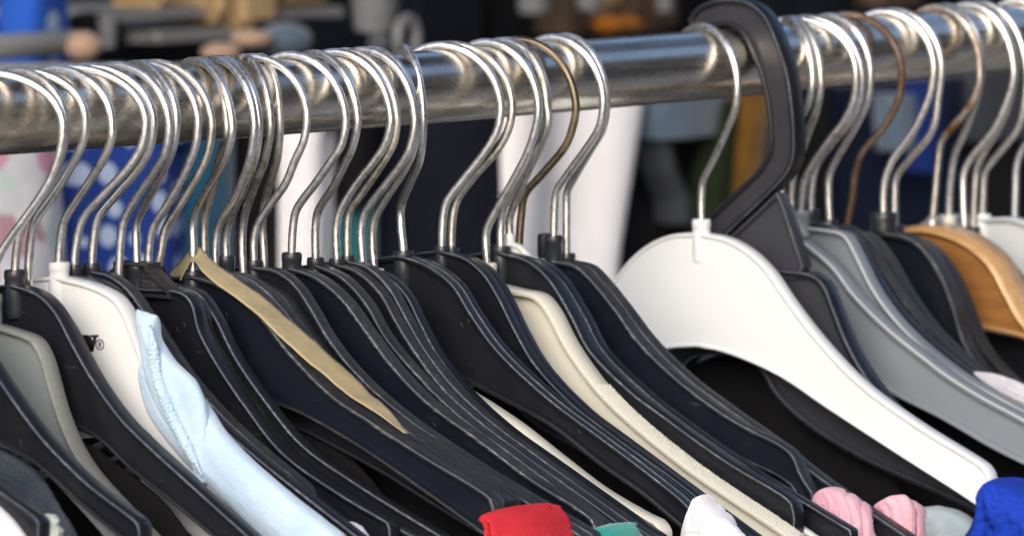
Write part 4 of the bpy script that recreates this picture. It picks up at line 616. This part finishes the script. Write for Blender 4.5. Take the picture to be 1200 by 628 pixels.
def hanger(key, t):
    o = t['o']
    root = thing('clothes_hanger', LABEL[key][0], 'hanger', (t['xb'] * MM, 0, 0), LABEL[key][1] if len(LABEL[key]) > 1 else GROUP)
    poly, zc = outline_of(t)
    T = t['T']
    if o.get('wood'):
        bm = bmesh.new(); moulded(bm, poly, T, web=15, rim=4.5, ch=2.6, edge=1, top=1); obj('body', bm, [M['wood'], M['woodrim']], root, 60)
    else:
        mats = list(RIMS[t['mat']]); wear = o.get('wear', .3)
        if t['mat'] == 'black' and wear < .35: mats[2] = 'black'
        bm = bmesh.new(); moulded(bm, poly, T, web=o.get('web', 2.2), rim=o.get('rim', 1.7 if T < 8.5 else 2.2), ch=o.get('ch', .6), edge=1, top=2, groove=bool(o.get('groove')))
        for yz in t.get('marks', []):      # ejector pin rings moulded on the web
            xw = -o.get('web', 2.2) / 2
            tube(bm, [((xw - .02) * MM, (yz[0] + 2.1 * math.cos(a)) * MM, (yz[1] + 2.1 * math.sin(a)) * MM) for a in [2 * math.pi * k / 24 for k in range(25)]], .00013, 6, cap=False)
        body = obj('body', bm, [M[k] for k in mats], root, 48)
    obj('hook', hook_mesh(t), M[HOOKM.get(key, 'galv')], root, 60)
    nz = t['hook'][-1][1]
    cm = M[o['capmat']] if o.get('capmat') else M[{'white': 'white', 'brightwhite': 'brightwhite', 'cream': 'cream', 'palegrey': 'white', 'grey': 'grey', 'greygreen': 'greygreen', 'wood': 'galv'}.get(t['mat'], 'boss')]
    if o.get('nocap'): return root
    bm = bmesh.new()
    if o.get('wood'):
        lathe(bm, [(2.2, (nz + 1) * MM), (3.2, (nz) * MM), (3.2, (zc - 1) * MM)], (0, 0), 16)
        for pr in (): pass
        bmesh.ops.scale(bm, vec=(MM, MM, 1), verts=bm.verts)
    else:
        rr = min(4.3, T * .55) if not o.get('bigcap') else 6.2
        lo = zc - (14 if not o.get('bigcap') else 3)
        hi = max(nz, zc + 1.5)
        lathe(bm, [(rr * .62, hi + .1), (rr * .92, hi), (rr, hi - .8), (rr, hi - 3.2), (rr * .94, hi - 3.6), (rr * .96, min(hi - 4, zc)), (rr * .98, lo + 3), (rr * .8, lo + 1), (rr * .35, lo)], (0, 0), 20)
        bmesh.ops.scale(bm, vec=(MM, MM, MM), verts=bm.verts)
    obj('collar', bm, cm, root, 40)
    if o.get('cap2'):
        bm = bmesh.new(); lathe(bm, [(2.6, nz + .3), (4.2, nz), (4.4, nz - 1), (4.4, nz - 9), (4, nz - 10)], (3.5, 6.0), 18); bmesh.ops.scale(bm, vec=(MM, MM, MM), verts=bm.verts); obj('collar', bm, cm, root, 40)
    if o.get('block'):
        # square hook socket with sloping braces on the crown
        bm = bmesh.new(); z0 = zc
        prof = [(9, z0 + 9.5), (9, z0 + 7), (20, z0 - 1), (20, z0 - 4), (-20, z0 - 4), (-20, z0 - 1), (-9, z0 + 7), (-9, z0 + 9.5)]
        moulded(bm, [Vector(q) for q in prof], 8.6, rim=1.6, ch=.5, edge=0, top=0); obj('hook_socket', bm, M['worn'], root, 40)
    if o.get('fork'):
        bm = bmesh.new()
        prof = catmull([(-14, zc - 3), (-9, zc + 4), (-3, zc + 8), (3, zc + 8), (9, zc + 4), (14, zc - 3)], 5)
        tube(bm, [(-1 * MM + 0, q[0] * MM, q[1] * MM) for q in prof], .0022, 10); obj('hook_socket', bm, M['grey'], root, 60)
    if o.get('bumps'):
        # non-slip pimples moulded on the shoulder
        bm = bmesh.new(); top = resample(catmull([Vector(q) for q in t['top'] if q[0] < -46], 6), 210)
        for i, q in enumerate(top):
            for j in range(5):
                c = Vector((-T * .22 + T * .15 * j + (i % 2) * T * .075 + random.uniform(-.12, .12), q.x + random.uniform(-.1, .1), q.y - .15)) * MM
                bmesh.ops.create_icosphere(bm, subdivisions=1, radius=random.uniform(.00042, .00055), matrix=Matrix.Translation(c))
        obj('grip_pimples', bm, M['cream'], body, 180)
    return root
ROOTS = {}
for key, t in TAB.items():
    if not key.startswith('_'): ROOTS[key] = hanger(key, t)

# big one-piece plastic hanger with a flat hook moulded in
def big_hanger(K, xb=.2233, T=9.5):
    root = thing('clothes_hanger', LABEL['K'][0], 'hanger', (xb, 0, 0), GROUP)
    o_ = resample(catmull([Vector(q) for q in K['outer'] + [[9, -82.5]]], 8), 70); i_ = resample(catmull([Vector(q) for q in K['inner'] + [[22, -77]]], 8), 60)
    bm = bmesh.new(); moulded(bm, o_ + i_[::-1], T, rim=1.9, web=4.4, ch=.5, edge=1, top=2); obj('hook', bm, [M['hookweb'], M['edge'], M['black']], root, 40)
    bm = bmesh.new(); moulded(bm, [Vector(q) for q in [(-2.5, -75), (-28.5, -54), (-31, -57.8), (-42.5, -85), (-39, -91), (14, -91)]], T * .8, rim=1.7, web=3, ch=.6, edge=1, top=0); obj('neck_plate', bm, [M['warmblack'], M['edge']], root, 50)
    near = [Vector(q) for q in [(-36, -87.6), (-48, -88.6), (-54, -92.5), (-59, -102), (-66, -116), (-76, -130), (-95, -148), (-120, -166), (-145, -184)]]
    bt = [Vector(q) for q in [(-8, -126.5), (-17, -128.8), (-22, -134), (-28, -142), (-44.7, -154), (-74, -166.8), (-118, -180.1), (-146, -189)]]
    top = resample(catmull([Vector((0, -87))] + near, 8), 50); bot = resample(catmull([Vector((0, -126))] + bt, 8), 50)
    mir = lambda p: [Vector((-q.x, q.y)) for q in p]
    bm = bmesh.new(); moulded(bm, mir(top)[::-1] + top[1:] + bot[::-1] + mir(bot)[1:], T, rim=2.4, web=3, ch=.8, edge=1, top=2); obj('body', bm, [M['warmblack'], M['edge'], M['black']], root, 50)
    return root
big_hanger(TAB['_K'])

# ---------------------------------------------------------------- tape folded over a crown
def tape(pts_lo, pts_hi):
    lo = resample(catmull(pts_lo, 6), 60); hi = resample(catmull(pts_hi, 6), 60); bm = bmesh.new(); rows = []
    for i, (a, b) in enumerate(zip(lo, hi)):
        row = []
        for j in range(9):
            p = a.lerp(b, j / 8); p = p + Vector((0, 0, 1)) * (noise.noise(p * 90) * .0009 + noise.noise(p * 320) * .0002); row.append(p)
        rows.append(row)
    up = Vector((0, -.3, 1)).normalized() * .0005
    A = [[bm.verts.new(p + up) for p in r] for r in rows]; B = [[bm.verts.new(p) for p in r] for r in rows]
    n, m = len(A), 9
    for i in range(n - 1):
        for j in range(m - 1):
            bm.faces.new((A[i][j], A[i + 1][j], A[i + 1][j + 1], A[i][j + 1])); bm.faces.new((B[i][j], B[i][j + 1], B[i + 1][j + 1], B[i + 1][j]))
        for j in (0, m - 1): bm.faces.new((A[i][j], A[i + 1][j], B[i + 1][j], B[i][j]))
    for i in (0, n - 1):
        for j in range(m - 1): bm.faces.new((A[i][j], A[i][j + 1], B[i][j + 1], B[i][j]))
    bmesh.ops.recalc_face_normals(bm, faces=bm.faces); return bm
TP = TAB['_tape']
to = obj('masking_tape', tape([Vector(q) for q in TP['lo']], [Vector(q) for q in TP['hi']]), M['tape'], None, 180)
tag(to, 'strip of beige tape folded over the shoulder of a black hanger', 'tape')

# ---------------------------------------------------------------- clothes on the hangers, with sheets added to darken the gaps
def pillow(bm, Lp, Rp, X, t, folds=.25, seed=0, n=84, m=54, lean=0, freq=1.0, seams=()):
    """soft folded cloth between two edge lines (mm, y-z), t mm thick, closed and creased"""
    a = resample(catmull([Vector(q) for q in Lp], 8), n); b = resample(catmull([Vector(q) for q in Rp], 8), n)
    F, B = [], []
    for i in range(n):
        fr, br = [], []
        v = i / (n - 1); cap = min(1, math.sqrt(max(0, 1 - (1 - min(1, v / .10)) ** 2)) + .05)
        for j in range(m):
            u = j / (m - 1); q = a[i].lerp(b[i], u)
            w = math.sqrt(max(0, 1 - (2 * u - 1) ** 2)) ** .6 * cap
            fo = noise.noise(Vector((u * 4.2 * freq + seed * 3.1, v * 2.3 * freq + seed, seed * .7))) * folds + noise.noise(Vector((u * 11 * freq + v * 5 + seed, v * 6 * freq, 4.2 + seed))) * folds * .35 + (.5 - abs(noise.noise(Vector((u * 6 * freq + seed * 2.2, v * 9 * freq, seed))))) * folds * .5 - folds * .2
            g = sum(math.exp(-((u - q0) / .022) ** 2) for q0 in seams) - .5 * sum(math.exp(-((abs(u - q0) - .05) / .02) ** 2) for q0 in seams)
            x = t * .5 * w * (1 + fo) - .9 * g * w; sx = X + lean * v + fo * min(t * .3, 3.5)
            fr.append(bm.verts.new(((sx - x) * MM, q.x * MM, q.y * MM))); br.append(bm.verts.new(((sx + x) * MM, q.x * MM, q.y * MM)))
        F.append(fr); B.append(br)
    for i in range(n - 1):
        for j in range(m - 1):
            bm.faces.new((F[i][j], F[i + 1][j], F[i + 1][j + 1], F[i][j + 1])); bm.faces.new((B[i][j], B[i][j + 1], B[i + 1][j + 1], B[i + 1][j]))
    for i in (0, n - 1):
        for j in range(m - 1): bm.faces.new((F[i][j], F[i][j + 1], B[i][j + 1], B[i][j]))
    bmesh.ops.remove_doubles(bm, verts=bm.verts, dist=1e-6); bmesh.ops.recalc_face_normals(bm, faces=bm.faces)
CL = TAB['_cloth']
for c in CL:
    parts = c['parts']
    root = None
    if len(parts) > 1: root = thing('garment', c['label'], c['cat'], (c['parts'][0]['X'] * MM, 0, -.15), 'garments on the hangers')
    for pz in parts:
        bm = bmesh.new()
        if pz.get('trim'):
            tr = resample(catmull([Vector(q) for q in pz['trim']], 8), 170)
            tube(bm, [(pz['X'] * MM, q.x * MM, q.y * MM) for q in tr], .0012, 10, rf=lambda s: (.0023 + .00013 * math.sin(s * 230)) * min(1, .2 + s * 6, .2 + (1 - s) * 4))
        else: pillow(bm, pz['L'], pz['R'], pz['X'], pz['t'], pz.get('f', .3), pz.get('s', 1), lean=pz.get('lean', 0), freq=pz.get('q', 1), seams=pz.get('seams', ()))
        if root:
            bmesh.ops.translate(bm, vec=-Vector(root.location), verts=bm.verts); obj(pz['name'], bm, M[pz['m']], root, 180)
        else:
            g = obj('garment', bm, M[pz['m']], None, 180); tag(g, c['label'], c['cat'], 'garments on the hangers')

# ---------------------------------------------------------------- print on the white hanger: a serif W and the registered mark
def flat(bm, poly, x, th=.00025):
    co = [Vector((q[0], q[1], 0)) for q in poly]
    f = [bm.verts.new((x - th, q[0] * MM, q[1] * MM)) for q in poly]; b = [bm.verts.new((x, q[0] * MM, q[1] * MM)) for q in poly]
    for t in tessellate_polygon([co]): bm.faces.new([f[i] for i in t])
    n = len(poly)
    for k in range(n): bm.faces.new((f[k], f[(k + 1) % n], b[(k + 1) % n], b[k]))
    bmesh.ops.recalc_face_normals(bm, faces=bm.faces)
PR = TAB['_print']
bm = bmesh.new(); x = -.0025
for poly in PR['W']: flat(bm, poly, x)
PB = [c for c in ROOTS['B4'].children if c.name.startswith('body')][0]
obj('printed_letter', bm, M['ink'], PB, 0)
bm = bmesh.new(); c = Vector(PR['R']); rr = PR['r']
for k in range(28):
    a0, a1 = 2 * math.pi * k / 28, 2 * math.pi * (k + 1) / 28
    flat(bm, [(c.x + r * math.cos(a), c.y + r * math.sin(a)) for r, a in ((rr, a0), (rr, a1), (rr * .84, a1), (rr * .84, a0))], x)
s = rr * .55   # the R inside the ring, mirrored because +y runs to the left of the picture
def R_(pl): flat(bm, [(c.x - q[0] * s, c.y + q[1] * s) for q in pl], x)
R_([(-.6, -1), (-.6, 1), (-.3, 1), (-.3, -1)]); R_([(-.3, 1), (.4, 1), (.6, .75), (.6, .3), (.4, .05), (-.3, .05), (-.3, .28), (.25, .28), (.3, .4), (.3, .65), (.25, .77), (-.3, .77)]); R_([(-.05, .05), (.25, .05), (.7, -1), (.38, -1)])
obj('registered_mark', bm, M['ink'], PB, 0)

# ---------------------------------------------------------------- the stall behind
def loft(bm, rows, Y, t, amp=.25, k=60, seed=0, m=30):
    """hanging garment panel: rows of (z, xl, xr), soft vertical folds, closed"""
    a = resample([Vector((r[1], r[0])) for r in rows], 30); b = resample([Vector((r[2], r[0])) for r in rows], 30); F, B = [], []
    for i in range(30):
        f, bk = [], []
        for j in range(m):
            u = j / (m - 1); q = a[i].lerp(b[i], u); w = math.sqrt(max(0, 1 - (2 * u - 1) ** 2)) ** .5
            fold = noise.noise(Vector((q.x * k * .25 + seed * 5.3, q.y * 2.2, seed))) * t * amp * 2
            f.append(bm.verts.new((q.x, Y - t * .5 * w + fold * w, q.y))); bk.append(bm.verts.new((q.x, Y + t * .5 * w + fold * w, q.y)))
        F.append(f); B.append(bk)
    for i in range(29):
        for j in range(m - 1):
            bm.faces.new((F[i][j], F[i][j + 1], F[i + 1][j + 1], F[i + 1][j])); bm.faces.new((B[i][j], B[i + 1][j], B[i + 1][j + 1], B[i][j + 1]))
    for i in (0, 29):
        for j in range(m - 1): bm.faces.new((F[i][j], B[i][j], B[i][j + 1], F[i][j + 1]))
    bmesh.ops.remove_doubles(bm, verts=bm.verts, dist=1e-6); bmesh.ops.recalc_face_normals(bm, faces=bm.faces)
for i, g in enumerate(TAB['_bg']):
    if 'parts' in g:
        root = thing(g['name'], g['label'], g['cat'], (g['parts'][0]['rows'][0][1], g['parts'][0]['Y'], g['parts'][0]['rows'][0][0]), 'clothes hanging on the rack behind')
        for j, pz in enumerate(g['parts']):
            bm = bmesh.new(); loft(bm, pz['rows'], pz['Y'], pz['t'], seed=i * 3 + j); bmesh.ops.translate(bm, vec=-Vector(root.location), verts=bm.verts); obj(pz['name'], bm, M[pz['m']], root, 180)
for g in TAB['_shelf']:
    x0, x1, z0, z1 = g['b']; Y = g['Y']; d = g.get('d', .12) * .4; bm = bmesh.new(); k = g['k']
    if k == 'box': box(bm, x0, x1, Y, Y + d, z0, z1, .006); sm = 30
    elif k == 'ball':
        c = Vector(((x0 + x1) / 2, Y, (z0 + z1) / 2)); r = (x1 - x0) / 2
        lathe(bm, [(.0001 + r * math.sin(math.pi * q / 14), -r * math.cos(math.pi * q / 14)) for q in range(15)], (0, 0), 24)
        for v in bm.verts: v.co = Vector((c.x + v.co.x, c.y + v.co.y, c.z + v.co.z * (z1 - z0) / (x1 - x0)))
        sm = 180
    elif k == 'cup':
        c = ((x0 + x1) / 2, Y); r = (x1 - x0) / 2
        lathe(bm, [(r * .75, z0), (r * .8, z0 + .003), (r, z1), (r * .95, z1), (r * .76, z0 + .012)], c, 28); sm = 50
    elif k == 'ring':
        c = Vector(((x0 + x1) / 2, Y, (z0 + z1) / 2)); r = (x1 - x0) / 2 * .72; pts = [(c.x + r * math.cos(a), Y, c.z + r * 1.25 * math.sin(a)) for a in [2 * math.pi * q / 40 for q in range(41)]]
        tube(bm, pts, (x1 - x0) / 2 * .28, 12, cap=False); sm = 180
    elif k == 'bag':
        loft(bm, [(z1, x0 + (x1 - x0) * .1, x1 - (x1 - x0) * .1), ((z0 + z1) / 2, x0, x1), (z0, x0, x1)], Y, .035, seed=3); sm = 180
    elif k == 'bar':
        tube(bm, [(x0, Y, z0), ((x0 + x1) / 2, Y, (z0 + z1) / 2), (x1, Y, z1)], g.get('r', .012), 20); sm = 60
    bmesh.ops.recalc_face_normals(bm, faces=bm.faces)
    ob = obj(g['name'], bm, M[g['m']], None, sm); tag(ob, g['label'], g['cat'], g.get('g'))

# dark tarpaulin closing the stall, with shallow hanging folds
bm = bmesh.new(); nx, nz = 120, 24; A = []
for i in range(nx + 1):
    x = -2.2 + 6.5 * i / nx
    A.append([bm.verts.new((x, 1.35 + .05 * math.sin(x * 9) + .03 * math.sin(x * 23 + 1) , -1.35 + 2.6 * j / nz)) for j in range(nz + 1)])
for i in range(nx):
    for j in range(nz): bm.faces.new((A[i][j], A[i + 1][j], A[i + 1][j + 1], A[i][j + 1]))
g = bmesh.ops.solidify(bm, geom=list(bm.faces), thickness=.004)
ob = obj('tarpaulin', bm, M['b_wall'], None, 180); tag(ob, 'dark tarpaulin closing the back of the stall behind the shelves', 'tarpaulin')

# an added shade canopy and the shop front across the lane: outside the frame, seen in the chrome
root = thing('shade_canvas', 'added unseen narrow dark awning on three poles over the rail', 'shade_canvas', (0, 0, 1.1))  # added out of frame to shade the hangers and darken the rail's reflection
bm = bmesh.new(); nx, ny = 40, 10; A = []
for i in range(nx + 1):
    u = i / nx
    A.append([bm.verts.new((-1.3 + 3.1 * u, -.36 + .9 * j / ny, .06 * j / ny - .03 * math.sin(math.pi * ((u * 3) % 1)))) for j in range(ny + 1)])
for i in range(nx):
    for j in range(ny): bm.faces.new((A[i][j], A[i + 1][j], A[i + 1][j + 1], A[i][j + 1]))
bmesh.ops.solidify(bm, geom=list(bm.faces), thickness=.003); obj('canvas', bm, M['b_brown'], root, 180)
for px, py in ((-1.28, .52), (-1.28, -.35), (1.78, -.35)):
    bm = bmesh.new(); tube(bm, [(px, py, z) for z in (-2.45, -1, .02)], .016, 16); obj('pole', bm, M['b_shelf'], root, 60)
root = thing('shop_front', 'brown shop front across the lane from the rail', 'shop', (0, -7, -1.35))
bm = bmesh.new(); box(bm, -4, 26, -1.0, 0, 0, 7.6, .03); obj('wall', bm, M['b_front'], root, 30)
for k in range(0, 6):
    for zz in (.9, 4.4):
        bm = bmesh.new(); box(bm, k * 4.4 - 1.4, k * 4.4 + 1.4, .002, .05, zz, zz + 1.7, .01); obj('window', bm, M['b_slate'], root, 30)
bm = bmesh.new(); box(bm, -4, 26, -.05, .35, 7.6, 7.85, .02); obj('cornice', bm, M['b_card'], root, 30)
bm = bmesh.new(); q = 60
vs = [bm.verts.new(p) for p in ((-q, -q, -1.35), (q, -q, -1.35), (q, q, -1.35), (-q, q, -1.35))]; bm.faces.new(vs)
tag(obj('ground', bm, M['ground'], None, 0), None, None, None, 'structure')

# ---------------------------------------------------------------- camera
th, ph = math.radians(52), math.radians(4.86); s_, c_ = math.sin(th), math.cos(th); sp, cp = math.sin(ph), math.cos(ph)
Fw = Vector((s_ * cp, c_ * cp, -sp)); Rt = Vector((c_, -s_, 0)); Up = Rt.cross(Fw)
cam = bpy.data.cameras.new('camera'); co = bpy.data.objects.new('camera', cam); COL.objects.link(co)
co.matrix_world = Matrix(((Rt.x, Up.x, -Fw.x, -2.16671883), (Rt.y, Up.y, -Fw.y, -1.74809711), (Rt.z, Up.z, -Fw.z, .16324934), (0, 0, 0, 1)))
cam.sensor_width = 36; cam.sensor_fit = 'HORIZONTAL'; cam.lens = 240; cam.clip_start = .05; cam.clip_end = 300
cam.dof.use_dof = True; cam.dof.focus_distance = 2.70; cam.dof.aperture_fstop = 15; cam.dof.aperture_blades = 9
S.camera = co

# ---------------------------------------------------------------- light
SUN_EL, SUN_AZ = 27, 246     # degrees; azimuth measured from +Y towards +X (direction the light comes from)
w = bpy.data.worlds.new('World'); S.world = w; w.use_nodes = True; nt = w.node_tree
bg = nt.nodes['Background']; sky = nt.nodes.new('ShaderNodeTexSky'); sky.sky_type = 'NISHITA'; sky.sun_disc = False
sky.sun_elevation = math.radians(SUN_EL); sky.sun_rotation = math.radians(SUN_AZ); sky.air_density = .75; sky.dust_density = 2.4; sky.ozone_density = .6
nt.links.new(sky.outputs['Color'], bg.inputs['Color']); bg.inputs['Strength'].default_value = .15
ld = bpy.data.lights.new('sun', 'SUN'); ld.energy = 1.0; ld.angle = math.radians(40); ld.color = (1, .99, .975)
lo = bpy.data.objects.new('sun', ld); COL.objects.link(lo)
az, el = math.radians(SUN_AZ), math.radians(SUN_EL)
d = Vector((math.sin(az) * math.cos(el), math.cos(az) * math.cos(el), math.sin(el)))
lo.rotation_euler = (-d).to_track_quat('-Z', 'Y').to_euler()
vs_ = S.view_settings; vs_.view_transform = 'Standard'; vs_.look = 'None'; vs_.gamma = 1; vs_.exposure = .85
